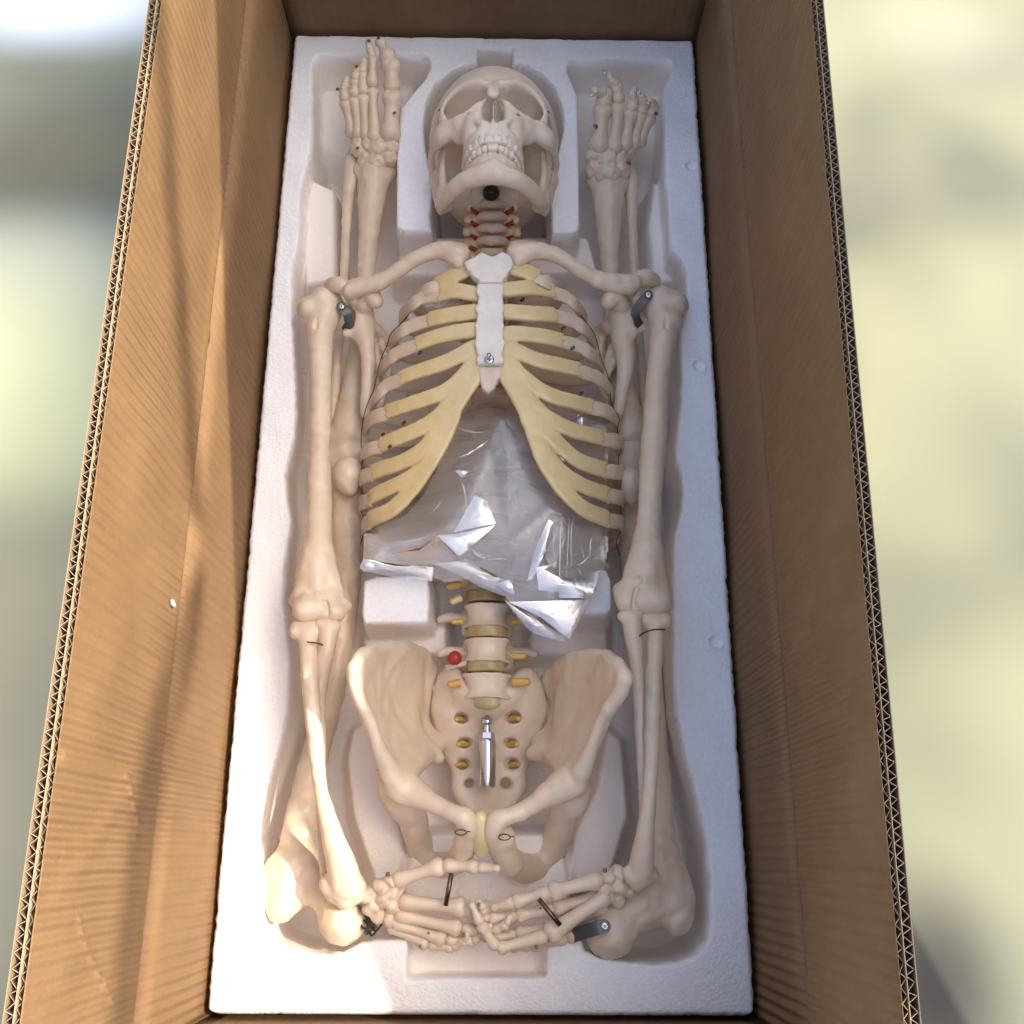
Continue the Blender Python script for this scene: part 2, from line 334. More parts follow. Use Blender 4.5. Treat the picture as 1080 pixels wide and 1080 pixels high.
# ------------------------------------------------------------------ cardboard box
box=empty('cardboard_box',(0,0,-.15));tag(box,'open brown corrugated cardboard box with raised flaps around the foam tray','box')
HX,HY,TH=.2187,.4800,.0075   # inner half sizes, wall thickness
ZC=.150
def fit(pts,z):
    P=np.array([V(a,b,z) for a,b in pts]);return np.polyfit(P[:,1],P[:,0],1)
fl=fit([(172,0),(134,270),(93,540),(55,810),(26,1080)],.34)
fr=fit([(856,0),(880,270),(901,540),(928,800),(955,1080)],.335)
def panel(fin,n0,n1,thick,outdir):
    """fin(u,v)->inner point; thick slab"""
    us=np.linspace(0,1,n0);vs=np.linspace(0,1,n1);A=np.array([[fin(u,v) for v in vs] for u in us]);Bk=A+np.array(outdir)*thick
    ve=np.concatenate([A.reshape(-1,3),Bk.reshape(-1,3)]);n=n0*n1;fs=[]
    for i in range(n0-1):
        for j in range(n1-1):
            a=i*n1+j;fs.append([a,a+1,a+n1+1,a+n1]);fs.append([n+a,n+a+n1,n+a+n1+1,n+a+1])
    for i in range(n0-1):
        a=i*n1;fs.append([a,a+n1,n+a+n1,n+a]);a=i*n1+n1-1;fs.append([a,n+a,n+a+n1,a+n1])
    for j in range(n1-1):
        a=j;fs.append([a,n+a,n+a+1,a+1]);a=(n0-1)*n1+j;fs.append([a,a+1,n+a+1,n+a])
    return ve,fs
def wob(y,z,a=.0008,s=0): return a*(math.sin(y*23+s)+.6*math.sin(y*51+z*40+2*s)+.5*math.sin(z*70+y*11))
def XW(px,py,xw):
    d=CR@np.array([(px-540)/F,-(py-540)/F,-1.]);return CP+d*(xw-CP[0])/d[0]
CRS={-1:[((155,190),(200,300),.0007,.0016),((200,300),(224,362),.0007,.0016),((200,120),(230,188),.0006,.0014),((58,797),(130,817),.0013,.0022),((125,818),(140,865),.0008,.0014),((140,865),(138,900),.0006,.0012),((76,972),(105,1040),.0008,.0015),((105,1035),(118,1062),.0008,.0014),((110,560),(122,578),.0008,.0016),((115,420),(135,458),.0006,.0014),((95,620),(175,700),.0005,.002),((60,900),(140,915),.0006,.003)],
 1:[((845,925),(938,920),.0009,.0022),((838,1060),(850,1035),.0012,.0022),((850,1035),(858,1075),.001,.002),((822,700),(880,640),.0005,.002),((825,830),(925,800),.0006,.003),((800,100),(880,190),.0004,.002),((798,560),(812,470),.0005,.002),((856,640),(854,716),.0006,.0012)]}
CRW={sd_:[(XW(*a,sd_*.2185)[1:],XW(*b,sd_*.2185)[1:],am,w) for a,b,am,w in l] for sd_,l in CRS.items()}
def creases(sd_,y,z):
    t=0
    for a,b,am,w in CRW[sd_]:
        e=b-a;k=min(max(((y-a[0])*e[0]+(z-a[1])*e[1])/(e@e),0),1);d=math.hypot(y-a[0]-k*e[0],z-a[1]-k*e[1])
        if d<.012: t+=.8*am*math.exp(-(d/(w*1.35))**2)
    return t
for side,ft,zt,zc,sd in ((-1,fl,.34,.152,0.),(1,fr,.335,.133,2.)):
    def wall(u,v):
        y=-HY-TH+u*(2*(HY+TH));z=-.148+v*(zc+.148);return (side*(HX+.0)-side*abs(wob(y,z,.0006,sd))*0+side*0.0006*math.sin(y*19+sd)*math.sin(v*math.pi)*2,y,z)
    v,f=panel(wall,60,10,TH,(side,0,0));w=link('side_wall',mesh('side_wall',v,f,True),m_card,box)
    def rim(y): return ft[0]*y+ft[1]
    def flap(u,v,off=0):
        y=-HY+.002+u*2*(HY-.002)
        # crease: a small rounded score line, then the raised flap
        z=zc+v*(zt-zc);x0=side*HX;x=x0+(rim(y)-x0)*v
        x+=side*(.0022*math.exp(-((v)/.03)**2))       # pinched groove at the fold
        x+=side*wob(y,z,.0009,sd)*math.sin(v*math.pi)
        x-=side*.0012*math.exp(-((v-.07)/.035)**2)
        if side<0: x+=.0035*math.exp(-((y+.33+.12*(v-.5))/.012)**2)*v*(1-v)*2*(1 if y<-.2 else 0)   # a dent
        if off==0: x-=side*creases(side,y,z)*2.2
        return (x+off,y,z)
    T1=.0003
    # liners of the double wall board (inner, middle, outer) and the flutes between them at the cut edge
    t=.0082
    vv,ff=panel(lambda u,v:flap(u,v),520,110,T1,(side,0,0));fo=link('flap',mesh('flap',vv,ff,True),m_card,box)
    vv,ff=panel(lambda u,v:flap(u,.85+v*.15,side*t*.42),150,4,T1,(side,0,0));link('middle_liner',mesh('middle_liner',vv,ff,False),m_cardedge,fo)
    vv,ff=panel(lambda u,v:flap(u,v,side*t),150,14,T1*1.5,(side,0,0));link('outer_liner',mesh('outer_liner',vv,ff,False),m_cardout,fo)
    for lay,(o0,o1,pitch,ph) in enumerate(((.0005,.42*t-.0001,.0072,0),(.42*t+.0004,t-.0002,.0062,.3))):
        vs=[];fs=[];ny=int(2*HY/pitch*2);th=.00017
        for i in range(ny):
            u=min(max((i+ph+.14*math.sin(i*1.9)+random.uniform(-.16,.16))/ny,0),1);o=(o0 if i%2 else o1)+random.uniform(-.0002,.0002);jz=random.uniform(-.0012,.0002)
            sagz=.0012*math.sin(i*.7)*math.sin(i*.23)
            for vq in (.80,1.0):
                p=flap(u,vq,side*o);vs.append((p[0],p[1]-th,p[2]+(sagz*.5+jz-.0004 if vq==1 else 0)));vs.append((p[0],p[1]+th,p[2]+(sagz*.5+jz-.0004 if vq==1 else 0)))
        for i in range(ny-1):
            a=i*4;b=a+4
            fs+=[[a,a+2,b+2,b],[a+1,b+1,b+3,a+3],[a+2,a+3,b+3,b+2]]
        fo2=link('fluting',mesh('fluting',vs,fs,False),m_medium,fo);fo2.data.materials.append(m_cardedge);fo2.data.polygons.foreach_set('material_index',np.array([0,0,1]*(len(fs)//3),np.int32))  # sky light painted in: top edges lighter, flute walls darker
for side in (-1,1):   # end walls
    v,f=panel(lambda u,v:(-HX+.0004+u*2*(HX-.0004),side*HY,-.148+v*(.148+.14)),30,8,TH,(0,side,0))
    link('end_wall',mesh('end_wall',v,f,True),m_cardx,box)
    # end flap folded down outside
    v,f=panel(lambda u,v:(-HX+u*2*HX,side*(HY+TH+.004+.12*v),.142-.19*v),20,6,TH,(0,side*.6,.8))
    link('end_flap',mesh('end_flap',v,f,True),m_cardx,box)
v,f=panel(lambda u,v:(-HX-TH+u*2*(HX+TH),-HY-TH+v*2*(HY+TH),-.1485),2,2,.003,(0,0,-1));link('bottom',mesh('bottom',v,f,False),m_floor,box)
# small scuffs: a fleck of foam stuck on the left flap
p=XW(182,636,-.2165);s=Sdf(p-.006,p+.006,.0006);s.chain([p+[.0006,.001,.004],p,p+[.0006,-.0012,-.003]],[.0008,.0016,.0009],.001)
CRUMB=s


# ------------------------------------------------------------------ foam tray (height field)
def sd_poly(X,Y,poly):
    P=np.array(poly,float);d=np.full(X.shape,1e9);s=np.zeros(X.shape,bool);n=len(P)
    for i in range(n):
        a=P[i];b=P[(i+1)%n];e=b-a;wx=X-a[0];wy=Y-a[1]
        t=np.clip((wx*e[0]+wy*e[1])/max(e@e,1e-12),0,1)
        d=np.minimum(d,(wx-e[0]*t)**2+(wy-e[1]*t)**2)
        c=((a[1]<=Y)!=(b[1]<=Y))
        with np.errstate(divide='ignore',invalid='ignore'):
            xi=a[0]+(Y-a[1])*e[0]/(e[1] if abs(e[1])>1e-12 else 1e-12)
        s^=c&(X<xi)
    d=np.sqrt(d);return np.where(s,-d,d)
def pl(pts,z=0):return [V(a,b,z)[:2] for a,b in pts]
cav=[(503,51),(541,51),(541,66),(556,69),(572,78),(585,92),(593,112),(595,135),(589,160),(583,187),(579,205),(582,225),(583,246),
 (603,246),(609,243),(611,236),(610,160),(609,100),(603,86),(598,74),(599,66),(606,62),(699,62),(707,64),(709,72),(703,84),(700,92),(703,187),(707,240),(709,264),(720,276),(725,290),(725,318),(719,335),(718,355),(720,395),(719,425),
 (714,460),(713,482),(719,500),(721,518),(719,540),(712,565),(711,600),(711,664),(711,700),(713,748),(723,796),(733,832),(740,861),(746,890),(750,930),(750,972),(748,992),(734,1009),(712,1017),(690,1018),(660,1015),(634,1011),(617,1003),(612,990),
 (577,991),(577,1031),(429,1033),(429,991),(395,992),(380,995),(362,1005),(340,1009),(322,1007),(298,1000),(286,997),(277,984),(275,950),(276,924),(270,905),(267,884),(272,860),(284,818),(297,778),(304,740),(306,700),
 (302,665),(298,637),(299,597),(303,570),(307,550),(301,525),(299,500),(304,480),(310,460),(311,430),(309,393),(307,350),(307,282),(314,258),(316,205),(320,185),(326,160),(329,115),(329,70),(333,58),(444,57),(452,60),(454,70),(448,84),(431,103),(422,114),
 (419,160),(418,236),(420,241),(428,243),(455,244),(453,228),(456,205),(455,187),(449,160),(446,135),(448,110),(457,90),(472,77),(488,69),(503,66)]
ox,oy=.2142,.4755
stp=.0016
gx=np.arange(-ox,ox+stp*.5,stp);gy=np.arange(-oy,oy+stp*.5,stp);XX,YY=np.meshgrid(gx,gy,indexing='ij')
def sst(a,b,x):
    t=np.clip((x-a)/(b-a),0,1);return t*t*(3-2*t)
d=sd_poly(XX,YY,pl(cav))
Z=np.zeros_like(XX)
def floor_at(poly,z,w=.007,zz=None):
    global Z
    dd=sd_poly(XX,YY,pl(poly,zz if zz is not None else z));Z=Z*(sst(-w,w*.3,dd))+z*(1-sst(-w,w*.3,dd))
prof=1-sst(-.0058,.0005,d)
Z=-.088*prof
Zfull=Z.copy()
# inner levels: ledges, blocks (px outlines given at their own height)
def raise_to(poly,z,w=.005):
    global Z
    dd=sd_poly(XX,YY,pl(poly,z));t=1-sst(-w*.2,w,dd);Z=np.where(d<.002,Z+(np.maximum(z,Z)-Z)*t,Z)
# blocks either side of the lumbar spine
raise_to([(383,612),(398,607),(452,606),(452,655),(446,657),(383,658),(381,645)],-.004,.006)
raise_to([(575,600),(640,600),(645,612),(646,643),(640,648),(575,649)],-.004,.006)
raise_to([(384,655),(470,655),(470,690),(560,690),(560,655),(640,650),(640,690),(384,690)],-.06,.01)
# ridges beside shin bones and legs
raise_to([(330,190),(352,200),(352,296),(322,300),(322,240)],-.030,.010)
raise_to([(690,190),(698,200),(712,296),(690,300),(684,240)],-.035,.012)
raise_to([(322,420),(308,400),(308,330),(318,330)],-.04,.01)
# pedestals beneath the pelvis
raise_to([(372,770),(388,760),(425,880),(430,930),(395,930),(372,860),(366,800)],-.040,.012)
raise_to([(640,770),(655,780),(662,860),(640,935),(600,930),(605,880),(630,830)],-.040,.012)
raise_to([(440,880),(590,880),(600,935),(600,975),(430,975),(425,935)],-.030,.010)
raise_to([(429,975),(577,975),(577,1031),(429,1033)],-.024,.004)
raise_to([(608,186),(604,80),(700,80),(700,120),(690,150),(660,170)],-.05,.02)
raise_to([(333,62),(450,62),(440,90),(420,120),(370,170),(335,150)],-.05,.02)
raise_to([(420,250),(490,250),(480,290),(420,290)],-.045,.01)
raise_to([(548,250),(620,250),(630,285),(560,290)],-.045,.01)
Z+=(.0006*np.sin(XX*61+1)*np.sin(YY*47)+.0004*np.sin(XX*133+YY*90))
# small round ejector dimples
for (a,b) in ((729,175),(737,386),(755,677)):
    c=V(a,b,0);rr=np.hypot(XX-c[0],YY-c[1]);Z-=.0022*(1-sst(.0045,.0062,rr));Z+=.0012*np.exp(-((rr-.0062)/.0012)**2)
# rounded outer edge
ed=np.minimum(np.minimum(XX+ox,ox-XX),np.minimum(YY+oy,oy-YY));Z-=.004*np.clip(1-ed/.004,0,1)**2
# rounded corners
cr=.010
cx=np.maximum(np.abs(XX)-(ox-cr),0);cy=np.maximum(np.abs(YY)-(oy-cr),0);cl=np.hypot(cx,cy);sc_=np.where(cl>cr,cr/np.maximum(cl,1e-9),1)
XS=np.sign(XX)*(np.minimum(np.abs(XX),ox-cr)+cx*np.where((cx>0)&(cy>0),sc_,1));YS=np.sign(YY)*(np.minimum(np.abs(YY),oy-cr)+cy*np.where((cx>0)&(cy>0),sc_,1))
# slightly ragged rim
rg=(.0006*np.sin(YY*310)+.0005*np.sin(YY*173+1)+.0004*np.sin(XX*260));XS-=np.sign(XX)*np.where(np.abs(XX)>ox-.001,np.abs(rg),0)
for _ in range(46):
    sx=rng.choice([-1,1]);yc=rng.uniform(-oy,oy);rr=rng.uniform(.0015,.004);dd=np.hypot(XX-sx*ox,YY-yc);Z-=.003*np.clip(1-dd/rr,0,1)*(rng.uniform(.4,1))
for _ in range(26):
    sy=rng.choice([-1,1]);xc=rng.uniform(-ox,ox);rr=rng.uniform(.0015,.004);dd=np.hypot(XX-xc,YY-sy*oy);Z-=.003*np.clip(1-dd/rr,0,1)
nx,ny=XX.shape;verts=np.stack([XS,YS,Z],-1).reshape(-1,3);idx=np.arange(nx*ny).reshape(nx,ny)
q=np.stack([idx[:-1,:-1],idx[1:,:-1],idx[1:,1:],idx[:-1,1:]],-1).reshape(-1,4)
per=np.concatenate([idx[:,0],idx[-1,1:],idx[-2::-1,-1],idx[0,-2:0:-1]]);bv=verts[per].copy();bv[:,2]=-.145;o=len(verts);m_=len(per)
j=np.arange(m_);side=np.stack([per,o+j,o+(j+1)%m_,per[(j+1)%m_]],-1)
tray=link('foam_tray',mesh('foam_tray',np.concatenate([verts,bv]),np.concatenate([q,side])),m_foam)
tag(tray,'white polystyrene packing tray with moulded hollows, lining the cardboard box','foam tray')

# ================================================================== SKELETON
sk=empty('human_skeleton',tuple(V(516,560,-.085)))
tag(sk,'life-size plastic skeleton with skull, ribs, pelvis and arms lying in the foam tray','skeleton')

# ---- arms -----------------------------------------------------------
def armz(l): return [(a[0],a[1],a[2]+float(np.interp(a[1],[300,640,720,860,945],[.008,.040,.048,.036,.004])),*a[3:]) for a in l]
def arm_bones():
    global bone
    b0=bone
    def bone(name,chains,mat,parent,vox=.0012,balls=(),cuts=(),**k): return b0(name,[armz(c) for c in chains],mat,parent,vox,armz(balls),[armz(c) for c in cuts],**k)
    # image-left humerus
    h=bone('humerus',[[(345,333,.0,13),(338,350,.0,12.5),(338,375,0,11.5),(338,420,0,10.8),(337,480,0,10.8),(337,530,.0,12),(336,570,0,13),(335,598,0,15),(334,618,0,14)],
      [(318,632,.0,9),(335,632,-.001,12),(352,632,.0,8)],[(330,585,0,12),(318,622,0,8)],[(340,585,0,12),(354,622,-.002,8)]],m_bone,sk,
      balls=[(345,322,-.002,18),(327,327,.001,14),(342,316,.004,12),(334,344,.002,11),(321,643,.006,13),(335,643,.003,11),(346,642,.003,9),(354,646,.003,10.5),(364,639,-.004,7),(310,634,-.004,5)],
      cuts=[[(342,634,.010,2),(346,642,.011,2),(344,653,.010,2)],[(323,622,.0135,4),(328,623,.0135,4)],[(338,620,.013,4.5),(346,621,.013,5)],[(335,314,.0205,2.2),(333,345,.0135,2)]],warp=.0005,k=.007)
    r=bone('radius',[[(325,672,0,9),(326,700,.001,8.6),(329,740,.003,8.3),(333,785,.006,8),(338,832,.010,7),(346,865,.013,9),(354,893,.014,12),(361,915,.014,15),(364,934,.012,17)],
      [(313,666,0,8.5),(333,666,0,8.5)],[(314,660,-.001,6),(332,660,-.001,6)],[(350,935,.012,11),(374,938,.012,10)]],m_bone,sk,balls=[(376,944,.012,9),(352,944,.010,9),(364,948,.012,11),(346,930,.012,9),(378,934,.012,8)],cuts=[[(356,925,.033,2),(362,943,.033,2)],[(368,918,.034,1.5),(372,940,.034,1.8)]],warp=.0005)
    u=bone('ulna',[[(346,662,.002,10),(345,680,.0,8.5),(341,705,-.006,7.5),(336,740,-.010,7),(337,780,-.008,6),(338,830,-.004,5.5),(339,880,-.001,5),(344,920,.001,6),(350,943,.0,8)],[(337,658,.004,5),(354,661,.002,6)]],m_bone,sk,balls=[(347,650,-.008,9)],warp=.0004)
    # image-right
    h2=bone('humerus',[[(696,330,.0,13),(700,350,.0,13),(697,375,0,12),(693,410,0,11.5),(691,450,0,12),(688,486,0,12.5),(685,533,.0,11),(682,570,0,13),(680,598,0,17),(677,615,0,17)],
      [(658,628,.0,9),(677,628,-.001,13),(696,628,.0,9)],[(682,580,0,12),(662,620,0,8)],[(684,580,0,12),(696,618,-.002,8)]],m_bone,sk,
      balls=[(692,320,-.002,17),(711,322,.001,15),(698,314,.004,12),(708,340,.002,11),(661,636,.004,11.5),(678,636,.004,11.5),(690,634,.006,13),(698,636,.004,10),(654,622,-.004,7)],
      cuts=[[(672,620,.011,2),(669,630,.011,2),(668,643,.010,2)],[(664,612,.0135,4),(673,612,.0135,4.5)],[(703,310,.0205,2.2),(702,345,.0135,2)]],warp=.0005,k=.007)
    r2=bone('radius',[[(692,666,0,8.5),(691,690,.001,8),(689,725,.002,8.3),(688,765,.004,8.4),(687,808,.006,7.2),(683,857,.010,7.8),(680,885,.012,9.5),(677,908,.012,12),(675,925,.010,12)],
      [(684,655,0,8.5),(700,655,0,8.5)],[(685,649,0,5),(699,649,0,5)]],m_bone,sk,balls=[(668,926,.012,8),(686,922,.008,9),(672,932,.010,8),(662,920,.012,6)],cuts=[[(672,905,.030,1.5),(672,930,.030,1.5)]],warp=.0005)
    u2=bone('ulna',[[(666,653,.002,9),(668,672,.0,8.5),(671,700,-.003,7),(674,740,-.005,6.5),(677,784,-.006,6.5),(679,830,-.004,5.5),(680,880,.0,5),(684,915,.0,6)],[(657,650,.003,6),(674,647,.002,5)]],m_bone,sk,balls=[(665,642,-.010,9)],warp=.0004)
b0_=bone
arm_bones()
bone=b0_
tube('elbow_wire',[V(324,677,.055),V(332,678,.054),V(340,680,.051),V(341,684,.047)],.0006,m_wire,sk,6)
tube('elbow_wire',[V(674,671,.049),V(680,667,.055),V(690,664,.0555),V(701,664,.052)],.0006,m_wire,sk,6)

# ---- hands ----------------------------------------------------------
FS=.87
def phal(name,a,b,r0,rm,r1,parent,k=.002):
    A=V(*a);B_=V(*b);d=B_-A
    def sc(r,p):return r*S(p)*FS
    L_=np.linalg.norm(d);u_=d/L_;R_=[sc(r0,A),sc(r0*.84,A),sc(rm*.95,A),sc(r1*.80,B_),sc(r1,B_)]
    sa=min(R_[0]*.72,L_*.3);sb=min(R_[-1]*.72,L_*.3);P=[A+u_*sa,A+d*.24,A+d*.5,A+d*.76,B_-u_*sb]
    mr=max(R_)+.004;lo,hi=bounds([A,B_],mr);s=Sdf(lo,hi,.0008 if mr<.02 else .001);s.chain(P,R_,k)
    n=np.cross(d,[0,0,1.]);n/=np.linalg.norm(n)+1e-9
    s.ball(B_-d*.07+n*R_[-1]*.35,R_[-1]*.85,.001);s.ball(B_-d*.07-n*R_[-1]*.35,R_[-1]*.85,.001)
    s.cone(B_+[0,0,R_[-1]*1.45],B_-d*.12+[0,0,R_[-1]*1.5],R_[-1]*.45,R_[-1]*.3,.001,'cut')
    return link(name,s.mesh(name),m_bone,parent)
def carpal(cells,parent,name='hand'):
    Ps=[W([c]) for c in cells];lo,hi=bounds([p[0][0] for p in Ps],.018);s=Sdf(lo,hi,.0009)
    for P,r in Ps:
        g=np.random.default_rng(int(P[0][0]*1e5)%9999);Q,_=np.linalg.qr(g.normal(size=(3,3)));s.ball(P[0],r[0]*g.uniform([1.05,.85,.8],[1.3,1.15,1.1]),.0004,rot=Q.tolist())
    s.warp(.0013,330,3)
    return link(name,s.mesh(name),m_bone,parent)
def chainfinger(hand,pts,names,rs,gap=.04):
    for i in range(len(pts)-1):
        a=np.array(pts[i],float);b=np.array(pts[i+1],float);g=b-a
        a2=a+g*.03;b2=b-g*.03
        r=rs[i];phal(names[i],tuple(a2),tuple(b2),r[0],r[1],r[2],hand)
MC=['metacarpal','phalanx','phalanx','phalanx']
hl=carpal([(388,944,.012,9),(392,957,.010,9),(402,936,.014,9),(404,949,.013,9.5),(399,966,.008,8),(412,930,.016,8),(414,943,.014,8.5),(415,956,.012,9),(411,968,.008,8),(420,936,.015,7)],sk)
chainfinger(hl,[(414,930,.018),(467,913,.026),(503,914,.030),(527,916,.026)],['metacarpal','phalanx','phalanx'],[(10,7.5,10),(9,6,7.5),(7.5,5.5,4)])
chainfinger(hl,[(420,951,.015),(492,957,.018),(503,969,.018),(511,958,.026),(503,950,.03)],MC,[(10,7.5,10.5),(8,6,7),(6,4,5),(5,3.5,3)])
chainfinger(hl,[(416,964,.010),(487,980,.012),(520,982,.014),(534,975,.02),(538,966,.022)],MC,[(9,6.5,9),(8,5.5,7),(6,4.5,5),(4.5,3.5,3)])
chainfinger(hl,[(413,972,.006),(470,992,.008),(498,992,.010),(515,984,.016),(517,975,.02)],MC,[(8,5.5,8),(7,5,6),(5.5,4,5),(4,3,3)])
chainfinger(hl,[(408,976,.002),(452,997,.004),(478,1000,.008),(490,992,.016),(492,984,.02)],MC,[(7,5,7),(6,4.5,5.5),(5,3.8,4.5),(4,3,3)])
hr=carpal([(665,925,.014,9),(664,938,.010,9),(652,921,.016,8),(653,935,.014,9.5),(652,949,.008,8),(641,925,.017,9),(636,936,.015,8),(642,945,.012,8),(634,950,.008,8)],sk)
chainfinger(hr,[(636,927,.018),(580,941,.024),(542,951,.024),(518,958,.020)],['metacarpal','phalanx','phalanx'],[(11,8,10),(9,6,7.5),(7,5,4)])
chainfinger(hr,[(643,943,.014),(577,987,.026),(524,1001,.024),(507,975,.028),(497,952,.032)],MC,[(10,8.5,11.5),(9,7,7),(7,5,6),(6,4,3.5)])
chainfinger(hr,[(636,946,.008),(584,958,.014),(545,966,.014),(516,968,.016),(500,966,.016)],MC,[(9,7,9),(8,6.5,7.5),(6.5,5.5,6),(5.5,4,3.5)])
chainfinger(hr,[(640,955,.004),(592,976,.010),(545,986,.014),(524,990,.014),(510,990,.016)],MC,[(9,6.5,9),(8,7,8),(6.5,5,6),(5,4,3.5)])
chainfinger(hr,[(640,962,.0),(598,990,.004),(560,998,.008),(540,1000,.010),(530,998,.012)],MC,[(8,6,8),(7,5.5,6.5),(6,4.5,5),(4.5,3.5,3)])
tube('finger_pin',[V(476,921,.034),V(470,955,.030)],.0019,m_brass,hl,10)
tube('finger_pin',[V(568,948,.036),V(591,976,.036)],.0019,m_brass,hr,10)
def screw(px,py,z,r,parent,name='screw',mat=None):
    p=V(px,py,z);s=Sdf(p-.008,p+.008,.0005);R=r*S(p)
    s.ball(p,[R,R,R*.35],.0003);R=R*1.0;s.rbox(p+[0,0,R*.5],[R*.55,R*.14,R*.35],.0001,.0001,'cut');s.rbox(p+[0,0,R*.5],[R*.14,R*.55,R*.35],.0001,.0001,'cut')
    return link(name,s.mesh(name),mat or m_steel,parent)
def ring(px,py,z,r,parent,name='wire_loop',sy=.6,th=.0005):
    p=V(px,py,z);R=r*S(p);P=[p+[R*math.cos(t),R*sy*math.sin(t),.0005*math.sin(3*t)] for t in np.linspace(0,2*math.pi,25)]
    P+=[] if r<3 else [P[0]+np.array([.0012,.0008,.001]),P[0]+np.array([.0028,.0004,.0022])];P=[q+np.array([0,0,.0018*(q[0]-p[0])/R]) for q in P];return multitube(name,[P],th,m_brass,parent,6)
for a in ((505,954,.036,3),(452,984,.018,2.2),(489,986,.024,3),(443,998,.010,2.2),(409,922,.026,3.4)): screw(a[0],a[1],a[2],a[3]*.75,hl,mat=m_brass)
for a in ((638,918,.027,3.4),(566,999,.030,3),(570,958,.026,2)): screw(a[0],a[1],a[2],a[3]*.75,hr,mat=m_brass)

# ---- shoulder girdle ------------------------------------------------
bone('clavicle',[[(487,268,.060,9),(478,266,.060,10),(462,264,.058,8.5),(440,272,.054,7.5),(420,285,.048,7.5),(402,297,.042,8),(385,302,.038,8),(370,307,.034,9)],[(484,277,.060,6),(474,271,.060,6)],[(488,262,.060,5),(476,258,.058,4)],[(400,300,.042,6),(384,299,.038,6),(371,302,.034,7)]],m_bone,sk,warp=.0007,k=.003)
bone('clavicle',[[(543,266,.060,9),(553,265,.060,10),(570,265,.058,8.5),(590,271,.054,7.5),(607,282,.048,7.5),(625,292,.042,8),(645,297,.038,8.5),(668,298,.034,9)],[(546,276,.060,6),(556,270,.060,6)],[(542,259,.060,5),(554,257,.058,4)],[(630,298,.042,6),(646,302,.038,6),(664,304,.034,7)]],m_bone,sk,warp=.0007,k=.003)
def scap(pts,name='scapula'):
    s=None
    return None
bone('scapula',[[(349,300,.022,7),(358,301,.026,8.5),(368,306,.026,7.5),(374,316,.020,7)],[(384,322,.018,9),(391,312,.026,9),(396,318,.028,8)],[(380,325,.008,13),(381,345,.0,14),(386,360,-.004,9),(388,385,-.010,7),(387,410,-.014,6),(386,436,-.018,6)],
   [(372,345,.004,8),(366,352,.004,5)],[(392,345,-.006,8),(408,357,-.022,4),(420,380,-.03,3)],[(390,380,-.014,4),(405,400,-.026,4)],[(388,410,-.018,3.5),(400,430,-.03,3)],[(396,365,-.015,4),(402,390,-.024,4)],[(402,360,-.02,4),(410,390,-.028,4),(402,425,-.03,4)]],m_bone,sk,
   cuts=[[(368,333,.012,8),(368,340,.010,7)]],warp=.0006,vox=.0014)
bone('scapula',[[(690,296,.020,7),(680,293,.026,8.5),(668,298,.026,7.5),(664,308,.020,7)],[(655,322,.018,9),(647,312,.026,9.5),(642,318,.028,8)],[(655,325,.008,13),(658,343,.0,15),(657,362,-.004,11),(660,380,-.008,9),(657,405,-.012,7),(652,435,-.018,5.5)],
   [(668,348,.004,8),(676,346,.004,5)],[(645,345,-.006,8),(632,350,-.022,5),(622,380,-.03,3)],[(650,375,-.014,5),(638,400,-.026,4)],[(645,365,-.015,4),(638,390,-.024,4)],[(636,352,-.02,4),(630,390,-.028,4),(645,430,-.03,4)]],m_bone,sk,
   cuts=[[(677,331,.014,9),(677,340,.012,8)]],warp=.0006,vox=.0014)
def bracket(name,pts,w,parent,zt=.0018,scr=None):
    P=[V(*p) for p in pts];P,_=crom(np.array(P),np.ones(len(P)),6)
    sect=[[( w/2*a,zt/2*b) for a,b in ((-1,-1),(1,-1),(1,1),(-1,1))]]*len(P)
    v,f=frame_sweep(P,sect,[np.array([0,0,1.])]*len(P));o=link(name,mesh(name,v,f,False),m_bracket,parent)
    for q in (pts[0],):
        p=P[0];n=16;vs=[(p[0]+w/2*math.cos(t)*1.02,p[1]+w/2*math.sin(t)*1.02,p[2]+z) for z in (-zt*.55,zt*.55) for t in np.arange(n)*2*math.pi/n]
        fs=[list(range(n))[::-1],list(range(n,2*n))]+[[i,(i+1)%n,(i+1)%n+n,i+n] for i in range(n)]
        link('bracket_end',mesh('bracket_end',vs,fs,False),m_bracket,o)
    return o
b1=bracket('shoulder_bracket',[(360,323,.024),(366,331,.022),(368,341,.012),(363,349,.004)],.0085,sk);screw(360,323,.0262,3.6,b1)
b2=bracket('shoulder_bracket',[(684,311,.024),(675,321,.022),(670,333,.014),(675,344,.004)],.0088,sk);screw(684,311,.0262,3.6,b2)

# ---- rib cage -------------------------------------------------------
XC=.0025
wy=[V(0,p,0)[1] for p in (600,550,500,447,387,330,290)]
wa=[abs(V(p,0,-.02)[0]-XC) for p in (0,)]
ELV=[(622,649,110),(550,654,0),(500,655,0),(447,653,0),(387,634,0),(330,616,0),(290,585,0)]
ay=[];aa=[]
for py,pr,_ in ELV:
    L_={622:392,550:386,500:381,447:386,387:403,330:423,290:450}[py]
    a=V(L_,py,-.02);b=V(pr,py,-.02);ay.append(a[1]);aa.append((b[0]-a[0])/2)
ay=np.array(ay);aa=np.array(aa);o_=np.argsort(ay);ay=ay[o_];aa=aa[o_]
ZR,HR=-.020,.079
def aw(y):return np.interp(y,ay,aa)
def gsurf(x,y):
    u=np.clip(np.abs(x-XC)/aw(y),0,.999);return ZR+HR*(1-u**2.3)**.5
def VS(px,py,dz=0):
    z=.05
    for _ in range(30):
        p=V(px,py,z);z=.6*z+.4*(float(gsurf(p[0],p[1]))+dz)
    return V(px,py,z)
